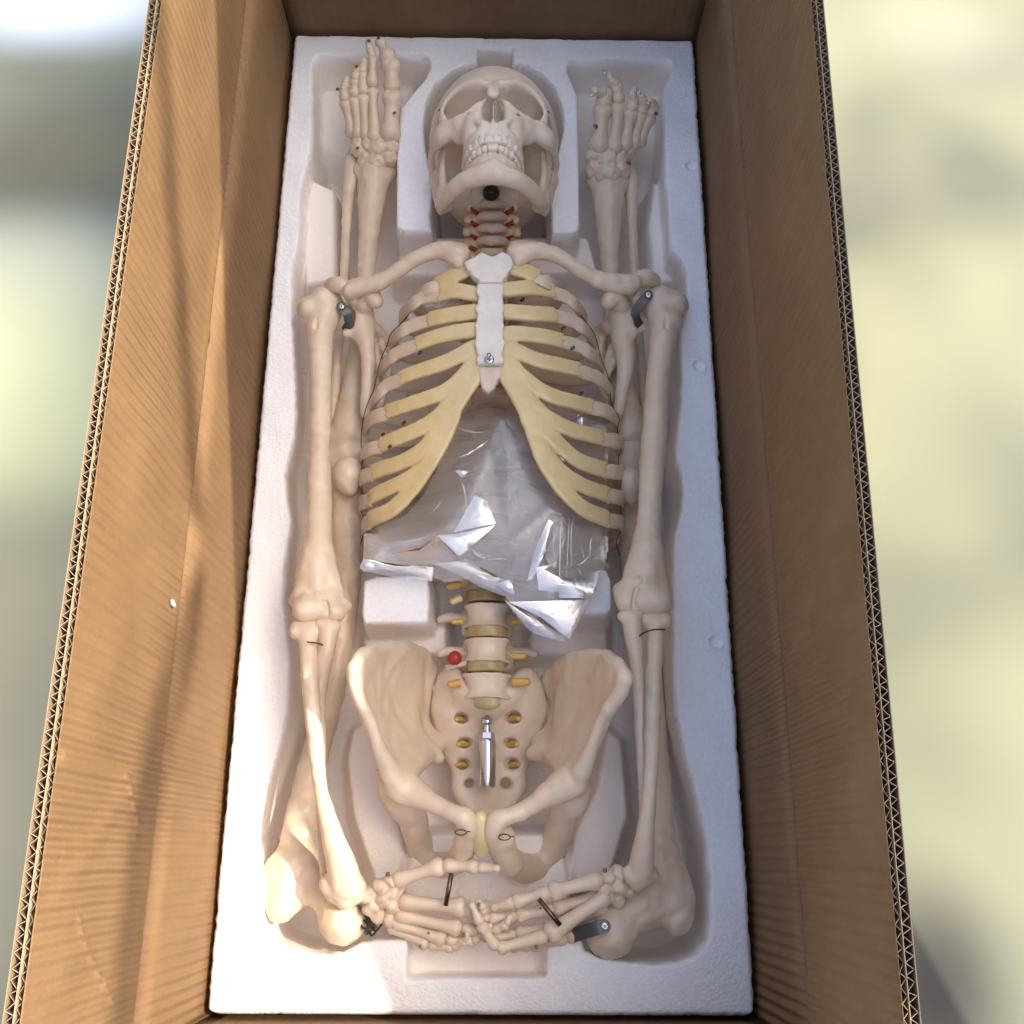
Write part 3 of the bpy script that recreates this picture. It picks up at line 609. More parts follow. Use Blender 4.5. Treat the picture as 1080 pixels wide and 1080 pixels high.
# cartilage runs per side: list of pixel paths with half-width
CL=[[(491,285),(475,293),(460,301)],[(503,311),(480,307),(461,312)],[(503,329),(478,332),(450,338)],[(502,348),(470,353),(437,364)],[(501,366),(468,383),(420,400)],
    [(503,380),(477,408),(446,422),(406,436)],[(504,390),(483,416),(459,442),(432,457),(399,471)],
    [(500,393),(478,430),(452,468),(425,487),(391,500)],[(478,440),(455,485),(425,508),(389,527)],[(500,398),(474,440),(456,482),(434,516),(412,538),(387,551)]]
CR_=[[(541,283),(556,287),(569,293)],[(532,306),(560,304),(586,308)],[(534,329),(560,331),(588,333)],[(535,352),(565,354),(595,360)],[(535,366),(570,381),(613,391)],
    [(533,378),(553,399),(583,418),(626,430)],[(532,390),(548,411),(574,438),(604,454),(637,463)],
    [(535,392),(556,430),(586,465),(612,487),(640,497)],[(556,440),(582,487),(614,512),(643,523)],[(534,396),(557,438),(572,482),(594,516),(618,538),(643,549)]]
HWD=[8,7.8,8.2,8.2,8.2,8,8,8,7.8,8]
def cartilage(paths,inner):
    segs=[];allp=[]
    for i,p in enumerate(paths):
        P=np.array([VS(*q) for q in p]);w=HWD[i]*S(P[0]);Q,_=crom(P,np.ones(len(P)),6)
        for a,b in zip(Q[:-1],Q[1:]):segs.append((a,b,w*(1.0)))
        allp.append(Q)
    A=np.concatenate(allp);s=Sdf(A.min(0)-.014,A.max(0)+.012,.0011)
    x=s.ax[0][:,None];y=s.ax[1][None,:];d=np.full((len(s.ax[0]),len(s.ax[1])),.05)
    for a,b,w in segs:
        ba=(b-a)[:2];t=np.clip(((x-a[0])*ba[0]+(y-a[1])*ba[1])/max(ba@ba,1e-12),0,1)
        e=np.hypot(x-a[0]-t*ba[0],y-a[1]-t*ba[1])-w;h=np.clip(.0028-np.abs(d-e),0,None)/.0028;d=np.minimum(d,e)-h*h*.0028*.25
    # square cut ends where the bony ribs begin
    for i,p in enumerate(paths):
        e=VS(*p[-1]);f_=VS(*p[-2]);n=(e-f_)[:2];n/=np.linalg.norm(n);w=HWD[i]*S(e)*1.35
        al=(x-e[0])*n[0]+(y-e[1])*n[1];ac=np.abs(-(x-e[0])*n[1]+(y-e[1])*n[0]);al=al+.0011*np.sin(ac*700+i*1.7)+.0006*np.sin(ac*1700+i);cutd=np.maximum(np.maximum(-al,al-.012),ac-w);d=np.maximum(d,-cutd)
    for px,py,rr in inner:
        c=VS(px,py);d=np.maximum(d,-(np.hypot((x-c[0]),(y-c[1]))-rr*S(c)))
    g=gsurf(x,y);gx_=np.gradient(g,s.v,axis=0);cf=1/np.sqrt(1+np.minimum(gx_**2,9))
    t=.0062;r=.0026
    zz=(s.ax[2][None,None,:]-g[...,None]-.0006*np.exp(-np.abs(d)[...,None]/.002)*0)*cf[...,None]
    q1=d[...,None]*np.minimum(1,cf[...,None]+.35)+r;q2=np.abs(zz)-t/2+r
    s.D=(np.sqrt(np.maximum(q1,0)**2+np.maximum(q2,0)**2)+np.minimum(np.maximum(q1,q2),0)-r).astype(np.float32)
    s.warp(.0003,300,2)
    return link('costal_cartilage',s.mesh('costal_cartilage'),m_cart,sk)
cartilage(CL,[]);cartilage(CR_,[])
# bony ribs: strap from the joint round the side to the spine
def rib(J,mid,E,i,side,wpx=8.,name='rib'):
    P=[];Nn=[]
    pts=[VS(J[0]-side*4,J[1],-.0004)]+[VS(*q,-.0002) for q in mid];e=V(E[0],E[1],ZR);P=pts+[e]
    th=[math.radians(t) for t in (16,34,52,70,84)]
    a=abs(e[0]-XC);rise=(.035,.036,.036,.034,.033,.031,.030,.029,.028,.026,.02,.02)[i]
    for t in th:
        f=t/math.radians(84)
        P.append(np.array([XC+side*a*math.cos(t),e[1]-.012*math.sin(math.pi*f)+rise*f,ZR-.056*math.sin(t)]))
    P=np.array(P);w=wpx*S(P[0]);Q,_=crom(P,np.ones(len(P)),6)
    n=len(Q);Nn=[]
    for q in Q:
        u=(q[0]-XC)/max(a,.02);v_=(q[2]-ZR)/HR;Nn.append(np.array([u/max(a,.02),0.25*0,v_/HR]))
    sect=[]
    for k in range(n):
        f=k/(n-1);ww=w*(1+.45*f)*(1+.04*math.sin(k*1.3+i));tt=.0025
        sect.append([(ww*math.copysign(abs(math.cos(t))**.7,math.cos(t)),tt*math.copysign(abs(math.sin(t))**.8,math.sin(t))) for t in np.linspace(0,2*math.pi,14,endpoint=False)])
    v,f_=frame_sweep(Q,sect,Nn);return link(name,mesh(name,v,f_),m_bone,sk)
RL=[([(448,307)],(436,318)),([(446,314),(434,322)],(423,335)),([(434,344),(422,351)],(413,362)),([(420,372),(410,380)],(402,392)),([(408,407),(399,416)],(392,428)),([(395,440)],(386,450)),([(390,474)],(382,480)),([(386,502)],(381,506)),([(385,529)],(381,532)),([(386,552)],(384,556))]
for i,(mid,E) in enumerate(RL): rib(CL[i][-1],mid,E,i,-1)
RR=[([(580,299)],(593,309)),([(598,314),(608,323)],(617,337)),([(604,339),(616,347)],(626,360)),([(612,366),(624,374)],(635,386)),([(627,397),(638,405)],(645,418)),([(640,434)],(652,446)),([(648,465)],(656,468)),([(648,498)],(656,500)),([(650,524)],(656,527)),([(650,550)],(656,553))]
for i,(mid,E) in enumerate(RR): rib(CR_[i][-1],mid,E,i,1)
def floating(px,py,side,i):
    e=V(px,py,-.03);P=[e];a=abs(e[0]-XC)
    for t in (20,45,66,84):
        f=t/84;t=math.radians(t);P.append(np.array([XC+side*a*math.cos(t),e[1]+.03*f,-.03-.05*math.sin(t)]))
    Q,_=crom(np.array(P),np.ones(len(P)),6);sect=[[(.0062*math.cos(t)*min(1,.5+k*.1),.003*math.sin(t)) for t in np.linspace(0,2*math.pi,12,endpoint=False)] for k in range(len(Q))]
    v,f_=frame_sweep(Q,sect,[np.array([q[0]-XC,0,(q[2]+.03)*1.5]) for q in Q]);link('rib',mesh('rib',v,f_),m_bone,sk)
floating(388,590,-1,10);floating(651,570,1,10);floating(400,618,-1,11);floating(640,598,1,11)
# sternum
def plate(name,poly,z,t,mat,parent,vox=.0009,r=.002,notch=0,parts=None,curve=0):
    P=np.array([V(a,b,z) for a,b in poly]);lo=P.min(0)-[.006,.006,t+.004];hi=P.max(0)+[.006,.006,t+.004];s=Sdf(lo,hi,vox)
    X,Y=np.meshgrid(s.ax[0],s.ax[1],indexing='ij');d=sd_poly(X,Y,P[:,:2])
    d+=notch*np.sin(Y*520)*np.sin(Y*230+1)
    q1=d[...,None]+r;q2=np.abs(s.ax[2][None,None,:]-z-curve*((X-P[:,0].mean())**2)[...,None])-t/2+r
    s.D=(np.sqrt(np.maximum(q1,0)**2+np.maximum(q2,0)**2)+np.minimum(np.maximum(q1,q2),0)-r).astype(np.float32);s.warp(.0005,260,5)
    return link(name,s.mesh(name),mat,parent)
st=plate('sternum',[(488,279),(496,275),(508,269),(519,273),(530,269),(538,272),(542,281),(536,290),(531,299),(532,306),(530,316),(532,326),(530,336),(532,346),(530,356),(533,366),(530,376),(531,386),(503,386),(504,376),(500,366),(503,356),(500,346),(504,336),(501,326),(505,316),(502,306),(505,299),(497,291)],.0625,.011,m_white,sk,notch=.0007,curve=-2)
plate('manubrium_line',[(505,299),(531,299),(531,300),(505,300)],.0665,.0065,m_bone,st,vox=.0006,r=.0002)
plate('xiphoid_process',[(504,388),(530,388),(528,398),(521,412),(515,416),(509,412),(505,398)],.059,.008,m_skull,st)
screw(516,379,.0695,5.2,st);tube('screw_stud',[V(515.5,377,.070),V(515.5,374,.076)],.0019,m_steel,st,12)
# cord tied along the ribs
def cord(pts,z):
    P=[];
    for k,(a,b) in enumerate(pts): P.append(V(a,b,z[k]))
    tube('rib_cord',P,.00045,m_wire,sk,6,6)
def zz(n,a,b):return list(np.linspace(a,b,n))
L1=[(452,310),(440,322),(424,340),(412,352),(409,362),(402,378),(398,393),(394,412),(390,420),(385,434),(382,450),(381,470),(383,478),(381,500),(382,520),(379,533),(385,553),(380,574)]
cord(L1,[.045,.03,.012]+zz(15,.004,-.012))
R1_=[(581,298),(602,320),(612,332),(625,349),(630,362),(634,378),(642,400),(645,425),(653,441),(651,455),(655,472),(652,486),(655,505),(654,521),(655,540),(655,558),(650,572),(654,586)]
cord(R1_,[.04,.03,.02]+zz(15,.008,-.014))
for px,py in ((487,315),(443,372),(430,419),(426,446),(404,458),(411,471)): ring(px,py,.045,1.6,sk,'rib_pin',.9,.0007)
for px,py in ((551,316),(594,346),(604,367),(613,415)): ring(px,py,.045,1.6,sk,'rib_pin',.9,.0007)

# ---- spine ----------------------------------------------------------
def vertebra(py0,py1,w,z,name='vertebra',depth=1.0,tp=None,waist=.22,x0=513,mat=m_bone,xtra=()):
    a=V(x0,py0,z+w*.0008);b=V(x0,py1,z+w*.0008);R_=w*S(a)/2;zc=z
    c=(a+b)/2;h=abs(a[1]-b[1])/2;cz=z-R_*.8*depth;lo=np.array([c[0]-R_*1.1-.03,c[1]-h-.01,cz-R_-.032]);hi=np.array([c[0]+R_*1.1+.03,c[1]+h+.01,cz+R_+.004]);s=Sdf(lo,hi,.001)
    def f(x,y,zz_):
        t=(y-c[1])/h;rr=R_*(1-waist*(1-np.clip(t*t,0,1)**1.3));d1=np.sqrt((x-c[0])**2+((zz_-cz)/ (.8*depth))**2)-rr;d2=np.abs(y-c[1])-h
        q1=d1+.0018;q2=d2+.0018;return np.sqrt(np.maximum(q1,0)**2+np.maximum(q2,0)**2)+np.minimum(np.maximum(q1,q2),0)-.0018
    s.fn(lo,hi,f,0)
    if tp:
        for sgn in (-1,1):
            s.chain([[c[0]+sgn*R_*.7,c[1]+.001,cz-R_*.7],[c[0]+sgn*(R_+tp*.5),c[1]+.0035,cz-R_*.8],[c[0]+sgn*(R_+tp*.9),c[1]+.0015,cz-R_*.75]],[.006,.0042,.0034],.003)
            s.ball([c[0]+sgn*R_*.75,c[1]-.008,cz-R_*.8],[.007,.008,.007],.003);s.ball([c[0]+sgn*R_*.75,c[1]+.008,cz-R_*.8],[.006,.008,.007],.003)
    s.chain([[c[0],c[1],cz-R_*.7],[c[0],c[1]-.008,cz-R_*.7-.018]],[.005,.004],.003)
    s.warp(.0005,260,py0%7)
    return link(name,s.mesh(name),mat,sk)
def disc(py0,py1,w,z,x0=513,name='spinal_disc',bot=1.,mat=None):
    a=V(x0,py0,z+w*.0008);b=V(x0,py1,z+w*.0008);R_=w*S(a)/2;c=(a+b)/2;h=abs(a[1]-b[1])/2+.0006;cz=z-R_*.8;lo=c-[R_*1.2,h+.006,.05];hi=c+[R_*1.2,h+.006,.03];s=Sdf(lo,hi,.001)
    def f(x,y,zz_):
        t=(y-c[1])/h;rr=R_*(np.where(t>0,1.0,1-(1-bot)*t*t));d1=np.sqrt((x-c[0])**2+((zz_-cz)/.8)**2)-rr;d2=np.abs(y-c[1])-h
        q1=d1+.001;q2=d2+.001;return np.sqrt(np.maximum(q1,0)**2+np.maximum(q2,0)**2)+np.minimum(np.maximum(q1,q2),0)-.001
    s.fn(lo,hi,f,0);return link(name,s.mesh(name),mat or m_disc,sk)
vertebra(578,610,47,-.014,tp=.021,x0=512);disc(610,621,47,-.013,x0=512)
vertebra(622,647,55,-.010,tp=.023);disc(648,659,53,-.008)
vertebra(660,686,56,-.006,tp=.023);disc(687,697,54,-.004,x0=512)
vertebra(698,726,60,-.001,tp=.025,x0=513);disc(727,742,58,.001,x0=513,bot=.72)
yy=250
for i in range(13):
    y0=275+i*23.5;zb=-.030-.022*math.sin(math.pi*min(1,i/11));vertebra(y0,y0+19,33+i*.8,zb,tp=.014,x0=517,waist=.1);
    if i<12: disc(y0+19,y0+23,32+i*.8,zb,x0=517)
# nerve stubs and artery
def stub(pts,r,mat,name='nerve_root',parent=None):
    P=[V(*p) for p in pts];d=P[-1]-P[-2];d/=np.linalg.norm(d);g=.9+.2*math.sin(pts[0][0]*7+pts[0][1]);r=r*g
    Q=P+[P[-1]+d*r*.5,P[-1]+d*r*.85];return tube(name,Q,[r*1.05]*(len(P)-1)+[r*.92,r*.7,r*.12],mat,parent or sk,12,n=5)
stub([(488,655,-.02),(478,656,-.018)],.0032,m_nerve);stub([(540,656,-.02),(549,655,-.018)],.003,m_nerve)
stub([(538,692,-.014),(552,692,-.012)],.0036,m_nerve);stub([(486,720,-.012),(475,722,-.012)],.0036,m_nerve);stub([(540,720,-.012),(556,719,-.010)],.0036,m_nerve)
stub([(486,616,-.02),(474,618,-.018)],.004,m_nerve);stub([(486,630,-.02),(478,634,-.018)],.005,m_cart)
p=V(480,694,.0);s=Sdf(p-.012,p+.012,.0008);s.ball(p,[.0058,.0062,.0058],.001);s.ball(p-[.003,.001,-.001],[.004,.0045,.004],.0015);link('artery_bulge',s.mesh('artery'),m_red,sk)
stub([(470,704,-.01),(490,700,-.016)],.003,m_bone,'transverse_process')

# cervical spine seen under the jaw
for i,(y0,y1,w,z) in enumerate(((198,208,34,.008),(211,221,38,.010),(224,234,41,.010),(237,247,43,.008),(250,260,44,.004),(263,272,45,.0))):
    a=V(519,(y0+y1)/2,z);u=S(a);s=Sdf(a-[.034,.016,.034],a+[.034,.016,.018],.0009)
    s.ball(a+[0,0,-.008],[w*.36*u,(y1-y0)*.58*u,.013],.001)
    s.chain([a+[-w*.36*u,.002,-.006],a+[-w*.2*u,-.001,.0035],a+[0,-.003,.006],a+[w*.2*u,-.001,.0035],a+[w*.36*u,.002,-.006]],[.0035,.0042,.0046,.0042,.0035],.002)
    for sg in (-1,1):
        s.chain([a+[sg*w*.33*u,0,-.008],a+[sg*w*.56*u,.001,-.006],a+[sg*w*.62*u,-.002,-.003]],[.004,.0045,.0038],.002)
        s.chain([a+[sg*w*.5*u,0,-.010],a+[sg*w*.45*u,-.002,-.022],a+[0,-.004,-.028]],[.004,.004,.004],.002)
    s.warp(.0005,300,i);link('cervical_vertebra',s.mesh('cv'),m_bone,sk)
    if i:
        for sg in (-1,1):
            stub([(519+sg*w*.36,y0+1,z-.004),(519+sg*w*.52,y0-3,z-.001),(519+sg*w*.55,y0-8,z-.003)],.0021,m_red,'artery');
            if i>1: stub([(519+sg*w*.45,y0+3,z-.004),(519+sg*w*.68,y0+4,z-.001)],.0022,m_nerve)
    if i: disc(y0-3.2,y0-.2,w*.74,z-.001,x0=519,mat=m_disc)

# ---- pelvis ---------------------------------------------------------
def net(rows):return [[V(*c) for c in r] for r in rows]
def hip(crest,mid,low,bot,edge,ramus,isch,balls,cuts,rimr=3.6):
    G=net([crest,mid,low,bot]);P=np.concatenate([np.array(r) for r in G]+[W(c)[0] for c in (edge,ramus,isch)]);lo,hi=bounds(P,.026);s=Sdf(lo,hi,.0013)
    s.sheet(G,[[.0044]*len(crest),[.0040]*len(crest),[.0045]*len(crest),[.0065]*len(crest)])
    for c in (edge,ramus,isch):
        a,r=W(c);s.chain(a,r,.006)
    a,r=W(XTRA[0] if crest[0][0]<500 else XTRA[1]);s.chain(a,r,.006)
    a,r=W([(*c,rimr) for c in crest]);s.chain(a,r,.004)
    for b in balls:
        a,r=W([b]);s.ball(a[0],r[0],.008)
    for c in cuts:
        a,r=W(c);s.chain(a,r,.002,'cut')
    s.warp(.0009,150,4)
    return link('hip_bone',s.mesh('hip_bone'),m_bone,sk)
ZP=.018
def up(l,dz=ZP):return [(c[0],c[1],c[2]+(dz+.022+.034*max(0,min(1,(835-c[1])/70)))*max(0,min(1,(c[2]+.04)/.075)),*c[3:]) for c in l]
XTRA=[[(492,870,.052,9),(490,884,.042,10),(487,898,.024,11),(482,910,.004,11)],[(522,872,.052,8),(530,882,.042,11),(532,898,.024,12),(538,912,.004,12)]]
hipL=hip(up([(372,704,.035),(384,690,.03),(402,684,.012),(428,682,-.008),(446,690,-.03),(456,706,-.040)]),
 up([(382,742,.022),(400,735,.0),(418,730,-.016),(435,726,-.026),(442,730,-.034),(448,738,-.040)]),
 up([(400,788,.012),(412,780,-.002),(424,775,-.014),(436,770,-.024),(441,768,-.034),(447,765,-.040)]),
 up([(424,826,.008),(430,818,.0),(436,811,-.008),(443,803,-.016),(452,793,-.03),(463,784,-.044)]),
 up([(371,708,.033,4.5),(374,722,.031,5.5),(380,740,.026,5.5),(389,758,.021,4.5),(398,784,.017,6),(408,808,.012,9),(420,830,.010,11)]),
 up([(422,828,.004,17),(440,838,.010,13),(460,849,.018,8.5),(478,857,.024,7.5),(490,863,.025,9),(494,874,.022,8),(494,888,.012,7)]),
 up([(430,846,-.008,17),(436,866,-.022,14),(442,890,-.036,13),(455,908,-.040,13),(474,912,-.030,12),(488,900,-.008,11),(495,884,.010,9)],.012),
 up([(414,836,-.010,15),(405,818,-.008,10),(463,800,-.03,6),(425,850,-.012,15)]),
 [[(468,878,.10,8),(468,882,.0,9.5),(467,886,-.08,11)],[(462,873,.06,4),(462,876,-.08,5)]])
hipR=hip(up([(660,716,.035),(651,700,.03),(634,691,.012),(606,693,-.008),(588,703,-.03),(575,719,-.040)]),
 up([(644,748,.022),(626,742,0),(608,738,-.016),(594,736,-.026),(590,738,-.034),(585,742,-.040)]),
 up([(624,790,.012),(612,784,-.002),(600,779,-.014),(590,776,-.024),(587,772,-.034),(581,768,-.040)]),
 up([(610,822,.008),(602,818,.0),(596,814,-.008),(590,806,-.016),(580,796,-.03),(567,784,-.044)]),
 up([(659,714,.034,5),(655,728,.031,6),(645,744,.025,6),(634,760,.019,4.5),(624,788,.015,6),(612,816,.010,10)]),
 up([(604,824,.003,18),(588,832,.009,14),(570,843,.017,9.5),(552,855,.023,8),(534,861,.024,8),(523,866,.024,9),(520,878,.020,8),(521,890,.010,8)]),
 up([(600,840,-.008,17),(592,862,-.022,14),(586,888,-.036,14),(572,910,-.040,14),(552,915,-.030,14),(535,905,-.008,13),(524,888,.010,10)],.012),
 up([(610,828,-.010,14),(571,794,-.034,9),(606,845,-.012,14),(560,795,-.036,6)]),
 [[(559,874,.10,9),(559,884,.0,12.5),(558,890,-.08,14)],[(562,866,.06,6),(560,868,-.08,7)]])
G=net([[(470,714,-.036),(478,715,-.030),(492,733,-.024),(514,742,-.020),(536,733,-.024),(553,715,-.030),(561,716,-.036)],
 [(462,744,-.038),(474,747,-.036),(494,752,-.034),(514,756,-.030),(534,752,-.034),(556,747,-.036),(570,744,-.038)],
 [(468,778,-.050),(482,778,-.046),(498,778,-.042),(514,778,-.040),(530,778,-.042),(547,778,-.046),(562,778,-.050)],
 [(482,812,-.052),(492,812,-.050),(503,812,-.050),(514,812,-.050),(525,812,-.050),(537,812,-.050),(549,812,-.052)],
 [(484,836,-.046),(493,838,-.045),(503,840,-.045),(514,840,-.045),(525,840,-.045),(536,838,-.045),(546,834,-.046)],
 [(500,856,-.038),(505,857,-.038),(509,858,-.038),(514,858,-.038),(519,858,-.038),(524,857,-.038),(529,856,-.038)]])
P=np.concatenate([np.array(r) for r in G]);lo,hi=bounds(P,.016);s=Sdf(lo,hi,.0012)
s.sheet(G,[[.0055,.008,.009,.010,.009,.008,.0055],[.0055,.0075,.008,.008,.008,.0075,.0055],[.005,.007,.007,.007,.007,.007,.005],[.005]+[.006]*5+[.005],[.005]*7,[.003]*7])
FOR=[(487,758,-.034),(490,784,-.040),(488,806,-.044),(495,826,-.042),(541,757,-.034),(539,784,-.040),(541,806,-.044),(533,826,-.042)]
for a in FOR:
    c,r=W([(*a,6.6+1.1*math.sin(a[0]*3.1+a[1]))]);sx=1 if a[0]>514 else -1;s.ball(c[0]+[0,0,.004],[r[0]*1.25,r[0]*.95,.009],.002,'cut');s.cone(c[0],c[0]-[0,0,.03],r[0]*.7,r[0]*.7,.001,'cut')
s.warp(.0006,200,4);sac=link('sacrum',s.mesh('sacrum'),m_bone,sk)
for a in FOR:
    if a[1]<820 : 
        sx=1 if a[0]>514 else -1;stub([(a[0]-sx*4,a[1]+2,a[2]-.006),(a[0]+sx*2,a[1],a[2]-.001),(a[0]+sx*6,a[1]+1,a[2]+.003)],.0026,m_nerve,parent=sac)
# pubic symphysis
s=Sdf(V(507,876,.045)-.035,V(507,876,.045)+.035,.001);a,r=W([(507,863,.056,8),(507,878,.050,9),(507,894,.036,9)]);s.chain(a,r,.002);link('pubic_disc',s.mesh('pubic_disc'),m_cart,sk)
ring(486,878,.066,6,sk,sy=.45);ring(532,883,.060,6,sk,sy=.5)

# ---- steel stand socket ---------------------------------------------
def lathe(name,prof,base,axis,mat,parent,seg=40,smooth=True):
    base=np.array(base);ax=np.array(axis,float);ax/=np.linalg.norm(ax);u=np.cross(ax,[0,0,1.]);u/=np.linalg.norm(u);w=np.cross(ax,u);vs=[]
    for h,r in prof:
        for t in np.arange(seg)*2*math.pi/seg: vs.append(base+ax*h+(u*math.cos(t)+w*math.sin(t))*r)
    fs=[[i*seg+j,i*seg+(j+1)%seg,(i+1)*seg+(j+1)%seg,(i+1)*seg+j] for i in range(len(prof)-1) for j in range(seg)]
    fs+=[list(range(seg))[::-1],[(len(prof)-1)*seg+j for j in range(seg)]];return link(name,mesh(name,vs,fs,smooth),mat,parent)
b=V(513.5,831,-.020);t=V(513.5,779,-.020);Lh=np.linalg.norm(t-b);R_=9.3*S(b)
so=lathe('stand_socket',[(0,R_*.90),(.0006,R_*.97),(.0012,R_),(Lh-.0030,R_),(Lh-.0012,R_*.97),(Lh,R_*.8)],b,t-b,m_steel,sk)
hb=V(513.5,780,-.020)
lathe('hex_nut',[(0,R_*.78),(.0005,R_*.9),(.0055,R_*.9),(.006,R_*.75)],hb,t-b,m_steel,so,6,False)
lathe('threaded_rod',[(0,R_*.4)]+[(.0004*k,R_*(.42 if k%2 else .34)) for k in range(1,40)],hb+[0,.005,0],t-b,m_steel,so)
lathe('thumb_nut',[(0,R_*.35),(.0006,R_*.62),(.006,R_*.62),(.0066,R_*.3),(.011,R_*.22)],V(513.5,765,-.018),t-b,m_steel,so)

# ---- skull ----------------------------------------------------------
def mm(f): return f*.001
class Half:
    """mirror modelling: x>=0 half in skull space (mm->m), mirrored when meshed"""
SK_O=V(520.5,181,.022)   # ear level midline in the tray
tilt=math.radians(-10)     # small pitch of the head
Rk=np.array([[1,0,0],[0,math.cos(tilt),-math.sin(tilt)],[0,math.sin(tilt),math.cos(tilt)]])
SC=.97
def skmesh(s,name,mat,parent,warp=0):
    n=s.D.shape[0]
    me=s.mesh(name);co=np.empty(len(me.vertices)*3,np.float32);me.vertices.foreach_get('co',co);co=co.reshape(-1,3)*SC
    co=co@Rk.T+SK_O;me.vertices.foreach_set('co',co.astype(np.float32).ravel());me.update();return link(name,me,mat,parent)
def sym(s):
    """copy the x>0 half of the field onto the other side"""
    n=s.D.shape[0];h=n//2;s.D[:h]=s.D[n-1:n-1-h:-1]
def K(*a): return np.array(a,float)*.001
vox=.00115;hx=round(.076/vox)*vox
def newskull(lo,hi):
    s=Sdf([-hx,lo[1]*.001,lo[2]*.001],[hx,hi[1]*.001,hi[2]*.001],vox);return s
s=newskull((0,-60,-104),(0,112,104))
B_=lambda c,r,k=3,op='add':s.ball(K(*c),K(*r),k*.001,op)
C_=lambda pts,r,k=3,op='add':s.chain([K(*p) for p in pts],[q*.001 for q in r],k*.001,op)
# cranial vault
B_((0,47,-12),(68,69,86),0);B_((0,38,22),(54,50,50),10);B_((0,0,-30),(52,30,50),12)
# flatten temples
B_((90,16,44),(36,44,36),10,'cut')
# brow
B_((0,30,50),(44,24,22),8);C_([(5,36,74),(20,42,72),(36,40,65),(47,30,57)],[4.5,4.2,3.8,3.6],6)
C_([(47,30,57),(49,17,55),(48,4,56),(45,-7,60)],[3.8,3.8,3.8,4.5],4)      # lateral orbital rim
C_([(45,-7,60),(34,-9,70),(24,-6,75),(15,2,78),(11,16,78),(7,30,76)],[5,4.5,4,3.6,3.2,4],4)  # inferior and medial rim
# mid face block
C_([(0,22,68),(0,30,72)],[8,8],4)
C_([(4,30,76),(3,18,83),(2.5,7,88)],[4.5,3.8,2.8],3);C_([(0,28,76),(0,16,82.5),(0,6,87.5)],[3.6,3.2,2.2],4)                       # nasal bones
C_([(9,14,78),(13,2,79),(15,-10,78),(14,-20,79),(8,-27,82)],[3,3,3.4,3.6,4],3) # piriform rim
C_([(18,-12,72),(20,-24,68),(19,-38,64)],[9,8.5,7.5],6)                     # maxilla body
C_([(32,-13,64),(26,-22,62)],[7,7],6)
C_([(9,-36,76),(16,-38,70),(21,-40,58),(23,-40,44),(23,-38,32)],[8,7.5,7,6.5,5.5],5);C_([(0,-47,80),(8,-47,79),(14,-47,74),(19,-47,66),(22.5,-47,56),(24.5,-47,44),(25,-46,30)],[4.2,4.2,4.2,4.4,4.8,5,5],3)    # alveolar arch
C_([(0,-32,80),(8,-32,77)],[7,7],4);C_([(0,-38,79),(0,-46,80)],[5.5,5],3)
C_([(0,-28,84),(0,-27,89)],[2.4,1.2],2)                                  # nasal spine
B_((0,-24,52),(26,8,28),5)                                             # palate
B_((0,-6,40),(22,18,22),6)
# zygoma
C_([(44,-8,60),(50,-12,54),(54,-10,44)],[8,8.5,6.5],5);C_([(40,-12,60),(33,-20,58)],[6,4.5],5)
ARCH=([(52,-9,48),(60,-6,32),(63,-3,14),(62,0,2)],[4.5,3.4,3.2,4],3)
C_([(50,20,56),(54,26,44),(58,34,26)],[3,2,2],4)
# ear region, mastoid
B_((58,-4,-6),(9,12,12),6);B_((54,-22,-12),(8,14,9),6);B_((30,-14,-16),(30,10,24),8)
B_((16,-22,-18),(8,6,12),4)
C_([(22,-14,24),(22,-30,26)],[5,3.5],4)                                # pterygoid
# cuts
s.ball(K(27.5,19.5,69),K(17.6,17.2,44),.0018,'cut',rot=[[.94,0,-.34],[0,1,0],[.34,0,.94]]);s.ball(K(29,19,76),K(17,14.5,12),.002,'cut',rot=[[.94,0,-.34],[0,1,0],[.34,0,.94]])
C_([(0,0,94),(0,-8,86),(0,-17,84)],[3.5,8.2,9],2,'cut');C_([(3.5,2,76),(5.5,-10,68),(5.5,-16,60)],[6,7.5,7],2,'cut');C_([(0,-10,70),(0,-8,50)],[9,8],2,'cut')
B_((0,-42,48),(19,14,32),3,'cut')                                       # palate vault
C_([(24,-9,80),(24,-9,68)],[1.6,1.4],1,'cut')                          # infraorbital foramen
C_([(52,-2,62),(50,-2,50)],[1.0,1.0],1,'cut')
B_((43,-8,16),(17,29,37),3,'cut')                                       # temporal fossa
C_(*ARCH)
s.cone(K(70,-4,-6),K(50,-4,-6),.0035,.003,.001,'cut')
s.fn([0,-.03,.05],[.002,.02,.09],lambda x,y,z:np.maximum(np.maximum(np.abs(x)-.0008,np.abs(y+.006)-.017),np.maximum(z-.080,.048-z)),.001)  # septum
# tooth roots
for i in range(8):
    a=math.radians(7+i*14.5) if i<3 else None
def arch(path,widths):
    P=np.array([(x*.001,0,z*.001) for x,z in path]);Q,_=crom(P,np.ones(len(P)),20);d=np.concatenate([[0],np.cumsum(np.linalg.norm(np.diff(Q,axis=0),axis=1))])*1000;out=[];c=0
    for w in widths:
        m=c+w;c+=2*w;x=np.interp(m,d,Q[:,0])*1000;z=np.interp(m,d,Q[:,2])*1000;x2=np.interp(m+1,d,Q[:,0])*1000;z2=np.interp(m+1,d,Q[:,2])*1000
        out.append((x,z,math.degrees(math.atan2(-(z2-z),x2-x))))
    return out
UW=[3.9,3.1,3.5,3.3,3.2,4.7,4.6,4.2];LW=[2.5,2.8,3.2,3.3,3.3,5.0,4.7,4.3]
TP=arch([(0,85),(8,83.6),(15,79),(20.5,71),(24,60.5),(26,49),(27,37),(27,22)],UW)
TL=arch([(0,82.5),(8,81),(14,76),(19,68),(22.5,58),(25,47),(26.5,35),(27,20)],LW)
